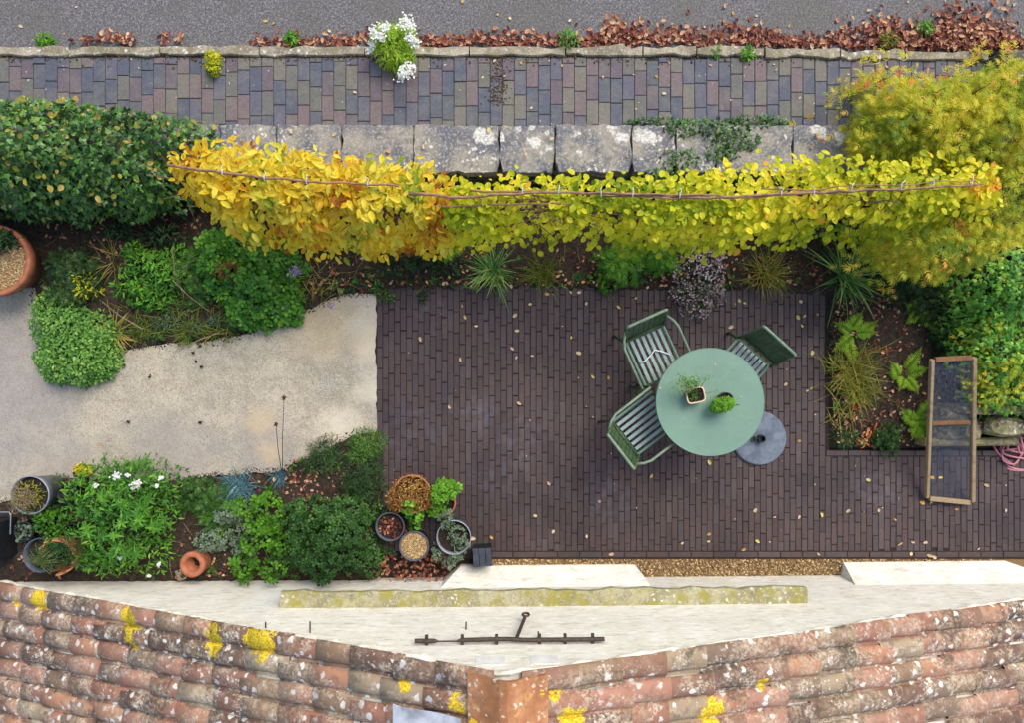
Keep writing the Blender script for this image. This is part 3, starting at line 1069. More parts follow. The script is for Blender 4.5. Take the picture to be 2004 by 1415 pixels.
for i in range(12):
    ya, yb_ = .005 - i * .36, .005 - (i + 1) * .36 + .012
    g = MB()
    w_ = .262
    top = [(-w_, -w_ * SL + .062), (-.05, .072), (0, .085), (.05, .074), (w_, -w_ * SR + .062)]
    V = []
    for yy in (ya, yb_):
        V += [(XA + a_, yy, ZA + b_ + .012) for a_, b_ in top] + [(XA + a_, yy, ZA + b_ - .012) for a_, b_ in top]
    F = [(i_, i_ + 1, 11 + i_, 10 + i_) for i_ in range(4)] + [(i_ + 5, i_ + 15, i_ + 16, i_ + 6) for i_ in range(4)]
    F += [(i_, i_ + 5, i_ + 6, i_ + 1) for i_ in range(4)] + [(10 + i_, 11 + i_, 16 + i_, 15 + i_) for i_ in range(4)]
    F += [(0, 10, 15, 5), (4, 9, 19, 14)]
    g.add(V, [np.array(F)])
    sub('ridge_tile', g, MAT['ridge'], roof)
# mortar bedding along the verge
g = MB()
m = 150
pts = [(x_, .004 + .006 * math.sin(x_ * 17) + rs.normal() * .006, max(roofz(x_), -.3) - .012 + rs.normal() * .004) for x_ in np.linspace(-5.2, 6, m)]
g.tube(pts, [.022 + .004 * rs.normal() for _ in range(m)], 6)
sub('verge_mortar', g, plain('verge_lime', c8(206, 200, 182), .95, .16, 14, bump=.6), roof)
# lead patch beside the ridge
g = MB()
c0 = roofpt(835, 1405)
V = []
for i in range(7):
    for j in range(4):
        x_ = c0[0] - .24 + .48 * i / 6; y_ = c0[1] - .14 + .22 * j / 3
        V.append((x_, y_, roofz(x_) + .088 + .012 * math.sin(i * 1.2) + rs.normal() * .004))
g.add(V, [np.array([(i * 4 + j, (i + 1) * 4 + j, (i + 1) * 4 + j + 1, i * 4 + j + 1) for i in range(6) for j in range(3)])])
sub('lead_patch', g, plain('old_lead', c8(160, 163, 168), .65, .45, 7, .0, .4), roof, smooth=True)

# gravel strip at the foot of the house wall
def pebbles(mb, pts, r, tint):
    """low irregular stones"""
    V = np.array([(1, 0, 0), (.3, .95, 0), (-.8, .6, 0), (-.8, -.6, 0), (.3, -.95, 0), (.5, 0, .6), (-.2, .45, .62), (-.3, -.4, .58)])
    F = np.array([(0, 1, 6), (0, 6, 5), (1, 2, 6), (2, 3, 7), (2, 7, 6), (3, 4, 7), (4, 0, 5), (4, 5, 7), (5, 6, 7)])
    n_ = len(pts)
    a_ = rs.uniform(0, 6.28, n_)
    c_, s_ = np.cos(a_)[:, None], np.sin(a_)[:, None]
    W_ = V[None] * (1 + rs.uniform(-.25, .25, (n_, len(V), 3)))
    X, Y, Z = W_[..., 0], W_[..., 1] * rs.uniform(.6, 1, (n_, 1)), W_[..., 2]
    T = np.stack([X * c_ - Y * s_, X * s_ + Y * c_, Z], -1) * r[:, None, None] + pts[:, None, :]
    mb.add(T.reshape(-1, 3), [(F[None] + (np.arange(n_) * len(V))[:, None, None]).reshape(-1, 3)], np.repeat(tint, len(V)))


g = MB()
xa, xb, ya, yb_ = P(955, 0).x, 6.2, -2.06, P(0, 1094).y
g.poly([(xa, ya, .0), (xb, ya, .0), (xb, yb_, .0), (xa, yb_, .0)], .2)
n_ = 3600
pp = np.stack([rs.uniform(xa, P(1945, 0).x, n_), rs.uniform(ya + .04, yb_ - .005, n_), rs.uniform(0, .008, n_)], 1)
pebbles(g, pp, rs.uniform(.006, .013, n_), rs.uniform(0, 1, n_))
kind(g.build('gravel', MAT['gravel']), 'stuff')

# ------------------------------------------------------------------ leaf materials
LM = {}
LM['amber'] = leaf_mat('amber_leaf', [(0, c8(164, 97, 24)), (.14, c8(212, 151, 35)), (.3, c8(233, 195, 42)), (.6, c8(245, 223, 62)), (.8, c8(250, 233, 92)), (.9, c8(206, 202, 53)), (1, c8(148, 166, 44))], .45, .5)
LM['lime'] = leaf_mat('lime_leaf', [(0, c8(100, 141, 30)), (.25, c8(158, 175, 30)), (.5, c8(209, 212, 40)), (.75, c8(250, 235, 59)), (.92, c8(250, 242, 76)), (1, c8(240, 169, 51))], .45, .5)
LM['ivy'] = leaf_mat('ivy_leaf', [(0, c8(31, 59, 23)), (.35, c8(58, 97, 36)), (.65, c8(84, 128, 48)), (.86, c8(125, 156, 53)), (.95, c8(192, 176, 48)), (1, c8(228, 154, 48))], .35, .15, .4)
LM['ivy2'] = leaf_mat('bright_ivy_leaf', [(0, c8(44, 86, 32)), (.35, c8(78, 142, 46)), (.65, c8(117, 174, 58)), (.86, c8(169, 200, 66)), (1, c8(250, 209, 50))], .4, .25, .35)
LM['maple'] = leaf_mat('feathery_leaf', [(0, c8(115, 151, 52)), (.25, c8(175, 186, 52)), (.55, c8(223, 215, 62)), (.78, c8(245, 212, 75)), (.92, c8(250, 177, 78)), (1, c8(250, 127, 73))], .55, .5)
LM['mound'] = leaf_mat('mound_leaf', [(0, c8(57, 101, 40)), (.4, c8(94, 145, 59)), (.75, c8(132, 176, 79)), (1, c8(168, 195, 94))], .5, .25)
LM['green'] = leaf_mat('mid_green_leaf', [(0, c8(42, 87, 27)), (.4, c8(78, 134, 40)), (.75, c8(116, 170, 50)), (1, c8(160, 195, 63))], .45, .25)
LM['bright'] = leaf_mat('bright_green_leaf', [(0, c8(62, 108, 25)), (.4, c8(97, 152, 36)), (.8, c8(134, 190, 53)), (1, c8(176, 210, 80))], .45, .3)
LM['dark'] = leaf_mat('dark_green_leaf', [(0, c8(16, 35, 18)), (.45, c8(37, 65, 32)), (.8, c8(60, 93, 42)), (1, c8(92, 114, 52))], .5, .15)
LM['box'] = leaf_mat('dusky_green_leaf', [(0, c8(30, 57, 23)), (.5, c8(57, 97, 38)), (.85, c8(87, 130, 47)), (1, c8(126, 158, 63))], .5, .2)
LM['blue'] = leaf_mat('blue_grass', [(0, c8(48, 84, 90)), (.5, c8(86, 126, 134)), (1, c8(130, 166, 170))], .6, .15)
LM['silver'] = leaf_mat('silver_leaf', [(0, c8(70, 92, 68)), (.5, c8(108, 128, 102)), (1, c8(150, 164, 134))], .65, .15)
LM['strap'] = leaf_mat('strap_leaf', [(0, c8(57, 100, 46)), (.5, c8(113, 161, 76)), (.85, c8(195, 214, 111)), (1, c8(250, 236, 116))], .4, .2, .4)
LM['straw'] = leaf_mat('straw_grass', [(0, c8(72, 92, 30)), (.4, c8(122, 128, 44)), (.75, c8(164, 154, 62)), (1, c8(190, 166, 96))], .6, .25)
LM['fern'] = leaf_mat('fern_leaf', [(0, c8(92, 142, 34)), (.5, c8(145, 189, 46)), (1, c8(196, 216, 70))], .5, .35)
LM['heath'] = leaf_mat('mauve_flower', [(0, c8(112, 90, 90)), (.4, c8(160, 134, 136)), (.8, c8(200, 174, 178)), (1, c8(222, 204, 206))], .7, .15)
LM['white'] = leaf_mat('white_petal', [(0, c8(226, 226, 214)), (1, c8(246, 246, 240))], .6, .2)
LM['lilac'] = leaf_mat('lilac_petal', [(0, c8(150, 130, 172)), (1, c8(204, 186, 214))], .6, .2)
LM['dry'] = leaf_mat('dry_leaf', [(0, c8(78, 39, 35)), (.22, c8(119, 60, 49)), (.45, c8(151, 91, 68)), (.66, c8(182, 128, 97)), (.85, c8(210, 167, 130)), (.96, c8(225, 190, 154)), (1, c8(218, 169, 62))], .7, .15)
LM['bronze'] = leaf_mat('bronze_stem', [(0, c8(96, 58, 30)), (.4, c8(150, 94, 44)), (.7, c8(186, 142, 66)), (1, c8(206, 176, 96))], .6, .25)
LM['red'] = leaf_mat('red_leaf', [(0, c8(120, 34, 26)), (.5, c8(182, 72, 34)), (1, c8(214, 130, 60))], .6, .25)
MAT['bark'] = plain('bark', c8(92, 72, 54), .9, .35, 30, bump=.4)
MAT['stem'] = plain('green_stem', c8(92, 104, 56), .7, .25, 30)
MAT['twig'] = plain('dry_twig', c8(128, 112, 84), .85, .35, 40)
MAT['cane'] = plain('cane_bark', c8(138, 104, 78), .8, .35, 22, bump=.3)
MAT['twine'] = plain('pale_twine', c8(196, 196, 190), .8, .12, 60)
MAT['terra'] = plain('terracotta', c8(160, 98, 70), .85, .2, 14, bump=.2)
MAT['terra2'] = plain('weathered_terracotta', c8(168, 112, 74), .88, .28, 12, bump=.3)
MAT['zinc'] = plain('dull_zinc', c8(140, 146, 152), .5, .16, 20, .45)
MAT['blackpot'] = plain('black_plastic', c8(30, 31, 34), .5, .25, 20)
MAT['greypot'] = plain('grey_plastic', c8(74, 80, 90), .5, .2, 16)
MAT['compost'] = plain('compost', c8(44, 35, 29), .95, .4, 60, bump=.8)
BLACK_BEAD = plain('seedhead', c8(52, 24, 28), .8, .3, 60)


def plant(name, label, cat, base, fol, stem_to=None, mat='green', stem_mat='stem', group=None, r=.006):
    """thing > foliage (+ stem). fol: function filling a builder"""
    t = thing(name, label, cat, base, group)
    g = MB(); fol(g)
    part('foliage', g, LM[mat] if isinstance(mat, str) else mat, t)
    if stem_to:
        g = MB(); stems(g, base, stem_to, r)
        part('stem', g, MAT[stem_mat], t)
    return t


def bush(name, label, cat, blobs, n, leaf, size, mat, base=None, stem_mat='stem', ns=6, group=None, **kw):
    b0 = blobs[0]
    base = base or P(b0[0], b0[1], 0.0)
    st = []
    for i in range(ns):
        b = blobs[i % len(blobs)]
        c = P(b[0], b[1], b[4] + (b[5] - b[4]) * .5)
        s = (H - c.z) / FPX
        st.append((c.x + rs.uniform(-.5, .5) * b[2] * s, c.y + rs.uniform(-.5, .5) * b[3] * s, b[4] + (b[5] - b[4]) * rs.uniform(.45, .75)))
    return plant(name, label, cat, base, lambda g: foliage(g, blobs, n, leaf, size, **kw), st, mat, stem_mat, group)


# ------------------------------------------------------------------ ivy hedge on the left
bl = [(40, 300, 190, 105, .35, 1.15), (200, 310, 140, 95, .35, 1.1), (330, 275, 95, 48, .5, .95), (120, 345, 180, 75, .2, .95), (-140, 310, 160, 110, .3, 1.15), (290, 350, 60, 55, .3, .9), (70, 225, 70, 28, .5, 1.0), (160, 225, 40, 24, .5, 1.0), (250, 240, 55, 24, .5, .95)]
t = bush('ivy_hedge', 'broad dark green ivy hedge spilling over the left end of the garden wall', 'hedge', bl, 11500, 'ivy', .054, 'ivy', P(150, 340), 'bark', 9, clump=.07, cf=8, shell=.4, tmean=.48, tvar=.3, tclump=.2, low=-.3)
g = MB()
foliage(g, bl[:3] + bl[6:], 420, 'round', .05, seed=9, shell=.06, tmean=.75, tvar=.25)
part('blossoms', g, LM['straw'], t)
bush('ivy_hedge', 'ragged dark ivy mat trailing over the garden wall coping', 'ivy', [(1385, 252, 95, 22, .56, .72), (1480, 240, 70, 16, .5, .66), (1440, 275, 55, 24, .56, .70), (1290, 240, 70, 12, .5, .63), (1410, 300, 40, 22, .56, .68), (1330, 315, 60, 30, .5, .68), (1290, 345, 60, 18, .4, .66)], 2300, 'ivy', .034, 'ivy', P(1390, 262, .5), 'bark', 4, clump=.03, shell=.4, tmean=.35)
# clumps hidden in the gap behind the hedge
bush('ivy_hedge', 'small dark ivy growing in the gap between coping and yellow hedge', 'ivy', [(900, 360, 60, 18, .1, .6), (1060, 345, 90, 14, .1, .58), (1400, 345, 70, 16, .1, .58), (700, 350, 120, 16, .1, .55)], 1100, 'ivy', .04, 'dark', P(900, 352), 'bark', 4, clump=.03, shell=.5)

# ------------------------------------------------------------------ espaliered yellow hedge, two plants
def espalier(mb, segs, n, leaf, size, wide, tmean, tvar, tc, seed, ztop=1.46):
    """leaves on a thin upright screen. segs: (px, py of top, back depth, front depth, density)"""
    tab = np.array(segs, float)
    k = rs.choice(len(tab) - 1, n * 2, p=(tab[:-1, 4] * np.diff(tab[:, 0])) / (tab[:-1, 4] * np.diff(tab[:, 0])).sum())
    f = rs.uniform(size=n * 2)
    px = tab[k, 0] + f * (tab[k + 1, 0] - tab[k, 0])
    py = tab[k, 1] + f * (tab[k + 1, 1] - tab[k, 1])
    bk = tab[k, 2] + f * (tab[k + 1, 2] - tab[k, 2])
    fr = tab[k, 3] + f * (tab[k + 1, 3] - tab[k, 3])
    s = (H - ztop) / FPX
    X, Y0 = (px - 1002) * s, (707.5 - py) * s
    m = n * 2
    u = rs.uniform(size=m)
    front = u < .62
    backf = u > .84
    v = rs.uniform(size=m)
    zf = np.interp(v, [0, .3, .55, .8, 1], [ztop, ztop - .07, ztop - .2, ztop - .42, ztop - .72])
    df = np.interp(v, [0, .3, .55, .8, 1], [.0, .42, .68, .9, 1.0])
    zz = np.where(front, zf, np.where(backf, .55 + (ztop - .7) * rs.uniform(size=m), ztop - .16 * rs.uniform(size=m) ** 2))
    # the screen thickens below the top and is set back a little at the very foot
    bulge = np.sin(np.clip((ztop + .12 - zz) / (ztop + .1), 0, 1) ** .55 * math.pi * .78)
    depth = np.where(front, -fr * df, np.where(backf, bk * (.35 + .65 * bulge), rs.uniform(-.7, .8, m) * np.where(rs.uniform(size=m) < .5, fr, bk) * .75))
    depth += rs.normal(size=m) * .045
    pos = np.stack([X, Y0 + depth, zz], 1)
    cl = wob(pos, 7, seed)
    pos[:, 1] += -cl * .07
    pos[:, 2] += cl * .04
    keep = (cl > -.34) | (rs.uniform(size=m) < .22)
    nr = np.stack([np.zeros(m), np.where(front, -1.0, np.where(backf, 1.0, 0)), np.where(front | backf, 1.7, 1.8)], 1)
    dirs = np.stack([rs.normal(size=m) * .75, np.where(front, -.75, np.where(backf, .8, rs.normal(size=m) * .7 - .3)), np.where(front, -.5, np.where(backf, -.2, -.1)) + rs.normal(size=m) * .3], 1)
    nn = unit(nr + .8 * rnd_dir(m))
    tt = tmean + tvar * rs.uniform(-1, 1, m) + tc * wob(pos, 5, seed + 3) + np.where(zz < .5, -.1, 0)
    idx = np.where(keep)[0][:n]
    sc_ = size * rs.uniform(.4, 1.25, m)
    scatter(mb, leaf, pos[idx], dirs[idx], nn[idx], sc_[idx], tt[idx], wide)


def trunks(t, xs, top_of, yfoot=.0):
    for px in xs:
        g = MB()
        s = (H - 1.4) / FPX
        X, Y = (px - 1002) * s, (707.5 - top_of(px)) * s
        g.tube([(X, Y, 0), (X + rs.normal() * .02, Y + .01, .5), (X + rs.normal() * .03, Y, 1.0), (X, Y, 1.42)], [.028, .024, .02, .01], 7)
        for k in range(5):
            z0 = .35 + k * .22
            for sg in (-1, 1):
                g.tube([(X, Y, z0), (X + sg * .25, Y - .03, z0 + .05), (X + sg * .55, Y - .02 + rs.normal() * .05, z0 + .05)], [.012, .008, .004], 5)
        for k in range(12):
            a = Vector((X + rs.uniform(-.45, .45), Y - rs.uniform(.0, .12), rs.uniform(.8, 1.3)))
            g.tube([a, a + Vector((rs.normal() * .05, -.1, -.03)), a + Vector((rs.normal() * .12, -.22, -.12))], [.005, .004, .002], 4)
        part('trunk', g, MAT['bark'], t)


e1 = thing('espalier_hedge', 'golden amber leaved trained hedge at the left end of the cane rail', 'hedge', P(560, 440))
g = MB()
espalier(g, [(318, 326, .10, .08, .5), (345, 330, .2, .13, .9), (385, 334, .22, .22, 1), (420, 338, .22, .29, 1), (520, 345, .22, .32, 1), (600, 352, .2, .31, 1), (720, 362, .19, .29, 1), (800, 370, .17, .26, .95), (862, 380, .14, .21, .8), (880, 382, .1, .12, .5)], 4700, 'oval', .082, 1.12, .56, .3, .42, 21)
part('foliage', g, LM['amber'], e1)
trunks(e1, (420, 600, 780), lambda x: 330 + (x - 320) * .1)
e2 = thing('espalier_hedge', 'lime yellow round-leaved trained hedge along the right part of the cane rail', 'hedge', P(1400, 460))
g = MB()
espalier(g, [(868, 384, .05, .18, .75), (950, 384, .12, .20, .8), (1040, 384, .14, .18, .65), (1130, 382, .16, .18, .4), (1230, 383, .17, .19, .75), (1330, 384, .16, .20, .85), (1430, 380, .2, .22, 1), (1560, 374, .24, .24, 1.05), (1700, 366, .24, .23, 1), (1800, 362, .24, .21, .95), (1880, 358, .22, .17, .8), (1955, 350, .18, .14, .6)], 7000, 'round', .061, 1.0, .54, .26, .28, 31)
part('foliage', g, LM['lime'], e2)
trunks(e2, (960, 1130, 1330, 1530, 1730, 1880), lambda x: 380 - max(0, x - 1400) * .04)
g = MB()
for _ in range(90):
    a = P(rs.normal() * 45 + 1105, rs.normal() * 16 + 402, 1.38)
    b = a + Vector((rs.normal() * .12, rs.normal() * .05, rs.normal() * .06))
    m = (a + b) / 2 + Vector((rs.normal() * .04, rs.normal() * .03, rs.normal() * .03))
    g.tube([a, m, b], [.004, .003, .002], 4)
part('twig_knot', g, MAT['bark'], e2)
g = MB()
for _ in range(45):
    a = P(rs.normal() * 40 + 1720, rs.normal() * 10 + 382, 1.4)
    b = a + Vector((rs.normal() * .14, rs.normal() * .05, rs.normal() * .06))
    g.tube([a, (a + b) / 2 + Vector((0, 0, .03)), b], [.004, .003, .002], 4)
part('twig_knot', g, MAT['bark'], e2)
# rail of canes with twine ties
rail = thing('cane_rail', 'long rail of thin brown canes tied with pale twine along the hedge top', 'cane rail', P(1100, 420))
def cane(pts, r=.011, z=1.5):
    g = MB()
    r *= .75
    q_ = [P(x, y, zz) for x, y, zz in pts]
    m = [q_[0]]
    for a, b in zip(q_[:-1], q_[1:]):
        k_ = max(2, int((b - a).length / .09))
        for i in range(1, k_ + 1):
            m.append(a.lerp(b, i / k_) + Vector((0, rs.normal() * .0045, rs.normal() * .004)))
    g.tube(m, [r * (1 - .3 * i / (len(m) - 1)) for i in range(len(m))], 7)
    part('cane', g, MAT['cane'], rail, smooth=True)
cane([(328, 322, 1.5), (420, 335, 1.51), (520, 347, 1.52), (640, 356, 1.52), (780, 361, 1.51)], .015)
cane([(800, 379, 1.51), (880, 386, 1.52), (960, 382, 1.52), (1060, 374, 1.53), (1200, 378, 1.52), (1390, 385, 1.51)], .016)
cane([(920, 372, 1.52), (1090, 375, 1.53), (1260, 379, 1.53), (1420, 382, 1.52)], .011)
cane([(840, 401, 1.44), (890, 403, 1.45), (1010, 398, 1.46), (1180, 396, 1.46)], .010)
cane([(1330, 387, 1.51), (1500, 381, 1.53), (1640, 373, 1.53), (1800, 368, 1.53), (1925, 360, 1.52)], .014)
cane([(1180, 384, 1.50), (1400, 388, 1.51), (1560, 380, 1.52), (1720, 372, 1.51)], .010)
cane([(1490, 368, 1.5), (1580, 372, 1.52), (1680, 360, 1.53), (1760, 362, 1.53), (1850, 353, 1.53), (1910, 354, 1.52)], .007)
for px, py in ((436, 337), (518, 347), (600, 354), (720, 359), (1022, 374), (1093, 375), (1176, 378), (1238, 380), (1330, 382), (1528, 378), (1592, 376), (1665, 371), (1762, 366), (1825, 360), (1900, 358)):
    g = MB()
    c = P(px, py, 1.525)
    g.tube([(c.x, c.y + .02 * math.cos(a_), c.z - .005 + .02 * math.sin(a_)) for a_ in np.linspace(0, 6.28, 11)], .0035, 5, cap=False)
    g.tube([(c.x, c.y, c.z + .016), (c.x + rs.normal() * .008, c.y + .028, c.z + .018), (c.x + rs.normal() * .015, c.y + .05, c.z + .004)], .003, 4)
    part('tie', g, MAT['twine'], rail)

# ------------------------------------------------------------------ feathery tree on the right
mt = thing('feathery_tree', 'feathery yellow-green weeping tree with orange tips by the end of the brick path', 'tree', P(1870, 560))
g = MB()
mb_ = [(1830, 240, 110, 85, 1.0, 1.4), (1770, 215, 80, 58, .95, 1.22), (1765, 275, 80, 45, .9, 1.2), (1880, 195, 85, 46, 1.0, 1.3), (1965, 250, 70, 85, 1.05, 1.42), (1975, 170, 60, 38, 1.0, 1.28), (1960, 390, 60, 90, .9, 1.35), (1830, 490, 75, 36, .75, 1.25), (1770, 475, 50, 24, .75, 1.2), (1900, 475, 55, 40, .75, 1.25), (1715, 235, 30, 34, .7, .95), (2040, 250, 70, 130, .8, 1.5), (1712, 165, 26, 18, .6, .85)]
foliage(g, mb_, 8600, 'sprig', .08, 1.2, .17, 10, 41, .5, .1, 1.6, .36, .22, .24, -.35)
foliage(g, [(1760, 200, 120, 85, .7, 1.35), (1960, 180, 70, 70, .8, 1.45), (1800, 490, 110, 52, .7, 1.25)], 600, 'sprig', .085, 1.1, .2, 8, 44, .2, .2, 1.0, .62, .3, .25, -.3)
part('crown', g, LM['maple'], mt)
g = MB()
b0 = P(1890, 560)
g.tube([b0, b0 + Vector((.0, .25, .35)), P(1900, 380, .75), P(1905, 300, 1.0)], [.05, .042, .03, .018], 8)
for b in mb_:
    c = P(b[0], b[1], b[4] + .12)
    g.tube([P(1900, 385, .72), (Vector(P(1900, 340, .95)) + c) / 2 + Vector((0, 0, .08)), c], [.02, .012, .004], 6)
    for _ in range(4):
        s = (H - 1) / FPX
        g.tube([c, c + Vector((rs.normal() * b[2] * s * .45, rs.normal() * b[3] * s * .45, .1 + rs.uniform() * .15))], [.005, .002], 4)
part('trunk', g, MAT['bark'], mt)

# ivy shrub on the right wall
t = bush('ivy_shrub', 'bright green ivy shrub over the rubble wall at the right edge', 'shrub', [(1950, 560, 75, 95, .3, .85), (1960, 690, 65, 75, .3, .75), (1990, 770, 80, 45, .3, .6), (2060, 650, 110, 160, .3, .85), (1925, 640, 45, 60, .2, .65), (1935, 780, 36, 30, .3, .52)], 6000, 'ivy', .046, 'ivy2', P(1965, 640, .3), 'bark', 8, clump=.08, shell=.42, tmean=.55, tvar=.32, tclump=.22, low=-.3)
g = MB()
foliage(g, [(1955, 755, 55, 40, .45, .74), (1990, 720, 50, 40, .5, .82), (1930, 650, 25, 30, .4, .7)], 300, 'sprig', .06, seed=8, shell=.2, tmean=.45)
part('feathery_sprig', g, LM['maple'], t)
bush('dark_shrub', 'deep green shadowed shrub between the strap-leaved tuft and the feathery tree', 'shrub', [(1745, 520, 45, 40, .0, .4), (1770, 560, 40, 34, .0, .34), (1820, 590, 45, 50, 0, .3), (1850, 640, 30, 60, 0, .3)], 1500, 'sprig', .07, 'dark', ns=5, clump=.05, tmean=.5)

# ------------------------------------------------------------------ plants growing on the kerb and road edge
t = bush('white_flower_plant', 'lime green clump with white flower heads on the kerb', 'plant', [(768, 88, 40, 38, .5, .82), (755, 70, 32, 20, .5, .78), (785, 118, 26, 22, .5, .74), (795, 65, 18, 20, .5, .8)], 1500, 'lance', .045, 'fern', P(770, 95, .52), ns=5, wide=1.4, clump=.05, tmean=.72, tvar=.3)
for x_, y_, r_, z_ in ((733, 62, 14, .80), (752, 55, 12, .82), (793, 44, 15, .86), (806, 50, 10, .82), (728, 85, 8, .72), (812, 82, 12, .76), (800, 72, 8, .8), (795, 140, 16, .74), (785, 150, 9, .7), (802, 130, 9, .74), (722, 98, 7, .66), (745, 70, 8, .8)):
    g = MB()
    n_ = int(r_ * 5)
    c = np.array(P(x_, y_, z_)); s = (H - z_) / FPX
    pos = c + rs.normal(size=(n_, 3)) * np.array([r_ * s * .5, r_ * s * .5, .012])
    scatter(g, 'petal4', pos, rnd_dir(n_) * np.array([1, 1, .1]), np.array([0, 0, 1.]) + .4 * rnd_dir(n_), .022 * rs.uniform(.7, 1.2, n_), rs.uniform(size=n_))
    part('blossoms', g, LM['white'], t)
bush('yellow_stonecrop', 'small yellow-green stonecrop cushion on the path edge below the kerb', 'plant', [(415, 112, 13, 15, .52, .66), (415, 132, 13, 13, .52, .62)], 420, 'round', .02, 'lime', P(415, 122, .5), ns=3, clump=.02, tmean=.3, tvar=.22)
for x_, y_, r_, m_, lb in ((1112, 75, 20, 'mound', 'low grey-green weed among the red leaves by the kerb'), (85, 78, 12, 'bright', 'tiny pale green weed at the left end of the kerb'), (1812, 55, 14, 'green', 'tall thin green weed in the leaf drift near the right end of the kerb'), (1740, 78, 15, 'straw', 'olive weed half buried in the leaf drift by the kerb'), (1462, 105, 13, 'bright', 'small bright green weed growing on the kerb stone'), (1400, 102, 10, 'green', 'dull green weed growing between two kerb stones'), (570, 75, 11, 'green', 'small dark weed in the leaves left of the white flowers'), (1910, 108, 14, 'straw', 'yellowing weed beside the square stone block')):
    bush('kerb_weed', lb, 'weed', [(x_, y_, r_, r_ * .8, .47, .47 + r_ * .007)], 150, 'lance', .05, m_, P(x_, y_, .46), ns=2, group='weeds along the kerb', clump=.02, wide=1.2)

# ------------------------------------------------------------------ left bed
t = thing('large_pot', 'wide terracotta pot topped with gravel at the left edge', 'plant pot', P(-10, 500))
c = P(-12, 509, .36); R_ = .312
g = MB()
g.lathe([(R_ * .62, 0), (R_ * .66, 0.01), (R_ * .95, .26), (R_ * 1.0, .27), (R_ * 1.02, .35), (R_ * 1.0, .36), (R_ * .9, .36), (R_ * .88, .3)], (c.x, c.y, 0), 40)
part('pot_body', g, MAT['terra'], t, smooth=True)
g = MB(); g.disc((c.x, c.y, .305), R_ * .88, 32, .3)
n_ = 1300; a_ = rs.uniform(0, 6.28, n_); r_ = R_ * .86 * np.sqrt(rs.uniform(size=n_))
pebbles(g, np.stack([c.x + r_ * np.cos(a_), c.y + r_ * np.sin(a_), np.full(n_, .308)], 1), rs.uniform(.006, .012, n_), rs.uniform(.3, 1, n_))
part('gravel_top', g, MAT['gravel'], t)
bush('pot_shrub', 'dark leaved sprig growing in the wide terracotta pot', 'plant', [(-2, 470, 34, 24, .3, .5), (12, 462, 20, 14, .3, .45)], 260, 'oval', .05, 'dark', P(-8, 475, .3), ns=3)
bush('mound_plant', 'dense rounded mound of small grey-green leaves on the concrete', 'plant', [(147, 690, 80, 62, 0, .36), (120, 640, 62, 55, 0, .32), (165, 650, 60, 48, 0, .34), (140, 720, 66, 36, 0, .26), (95, 600, 34, 30, 0, .2), (185, 700, 44, 50, 0, .28), (100, 700, 36, 42, 0, .24)], 6500, 'oval', .036, 'mound', P(145, 680), ns=6, wide=1.3, clump=.04, cf=12, shell=.3, tmean=.5, tvar=.3, tclump=.15, low=0, up=.7)
bush('herb_plant', 'leafy mid-green herb in the middle of the left bed', 'plant', [(300, 515, 58, 28, 0, .34), (330, 545, 40, 32, 0, .3), (280, 560, 55, 36, 0, .3), (270, 490, 18, 16, 0, .3), (355, 505, 30, 22, 0, .26), (300, 590, 45, 18, 0, .2)], 2500, 'lance', .062, 'green', P(300, 545), ns=7, wide=1.4, clump=.1, shell=.5, tmean=.36)
t = bush('leafy_clump', 'large bright green leafy clump below the amber hedge', 'plant', [(490, 545, 85, 62, 0, .42), (520, 595, 62, 40, 0, .32), (450, 500, 60, 40, 0, .4), (540, 520, 46, 50, 0, .36), (480, 610, 40, 26, 0, .25), (430, 480, 45, 22, 0, .38)], 4200, 'lobed', .07, 'green', P(490, 550), ns=8, clump=.11, shell=.45, tmean=.4, tvar=.28, tclump=.2)
g = MB(); foliage(g, [(447, 530, 22, 18, .3, .46)], 200, 'lance', .05, tmean=.3, tvar=.3); part('brown_patch', g, LM['bronze'], t)
bush('wispy_plant', 'wispy pale green plant filling the space between herb and leafy clump', 'plant', [(375, 530, 28, 44, 0, .3), (395, 575, 24, 26, 0, .24)], 700, 'sprig', .075, 'box', P(378, 535), ns=4, clump=.06, tmean=.6)
bush('low_herb', 'grey-green low herb at the front edge of the left bed', 'plant', [(330, 632, 40, 16, 0, .14), (385, 640, 26, 12, 0, .12), (425, 625, 20, 14, 0, .14)], 600, 'lance', .035, 'silver', P(335, 632), ns=3, wide=1.4, clump=.05, tmean=.25)
bush('low_shrub', 'dark low shrub at the foot of the ivy hedge', 'shrub', [(320, 462, 44, 22, 0, .26), (240, 452, 40, 16, 0, .2)], 700, 'lance', .05, 'dark', P(315, 462), 'bark', 4, wide=1.5, clump=.06, tmean=.5)
bush('fern_shrub', 'dull dark fern-like shrub beside the rounded mound plant', 'shrub', [(135, 520, 50, 36, 0, .34), (140, 570, 48, 28, 0, .3), (170, 545, 30, 40, 0, .26)], 1300, 'sprig', .07, 'dark', P(140, 545), ns=4, clump=.05, tmean=.65)
bush('spurge_plant', 'small lime green spurge at the top of the rounded mound', 'plant', [(168, 570, 14, 14, .1, .4), (165, 545, 10, 12, .1, .36)], 170, 'lance', .04, 'lime', P(166, 568), ns=2, wide=1.4)
t = thing('grass_tuft', 'yellow striped grass tuft between mound plant and left bed', 'grass tuft', P(228, 648))
g = MB(); tuft(g, P(228, 650, .03), 46, .30, .013, .02, (.5, 1.1), (1.3, 2.0), .8, .2); part('blades', g, LM['straw'], t)
t = thing('grass_tuft', 'thin arching grass tuft left of the mid-green herb', 'grass tuft', P(235, 520))
g = MB(); tuft(g, P(228, 515, .03), 30, .34, .007, .03, (.4, 1.0), (1.2, 2.0), .7, .3); part('blades', g, LM['straw'], t)
t = thing('tangled_grass', 'tangled olive meadow grass at the front of the left bed', 'grass clump', P(350, 625))
g = MB()
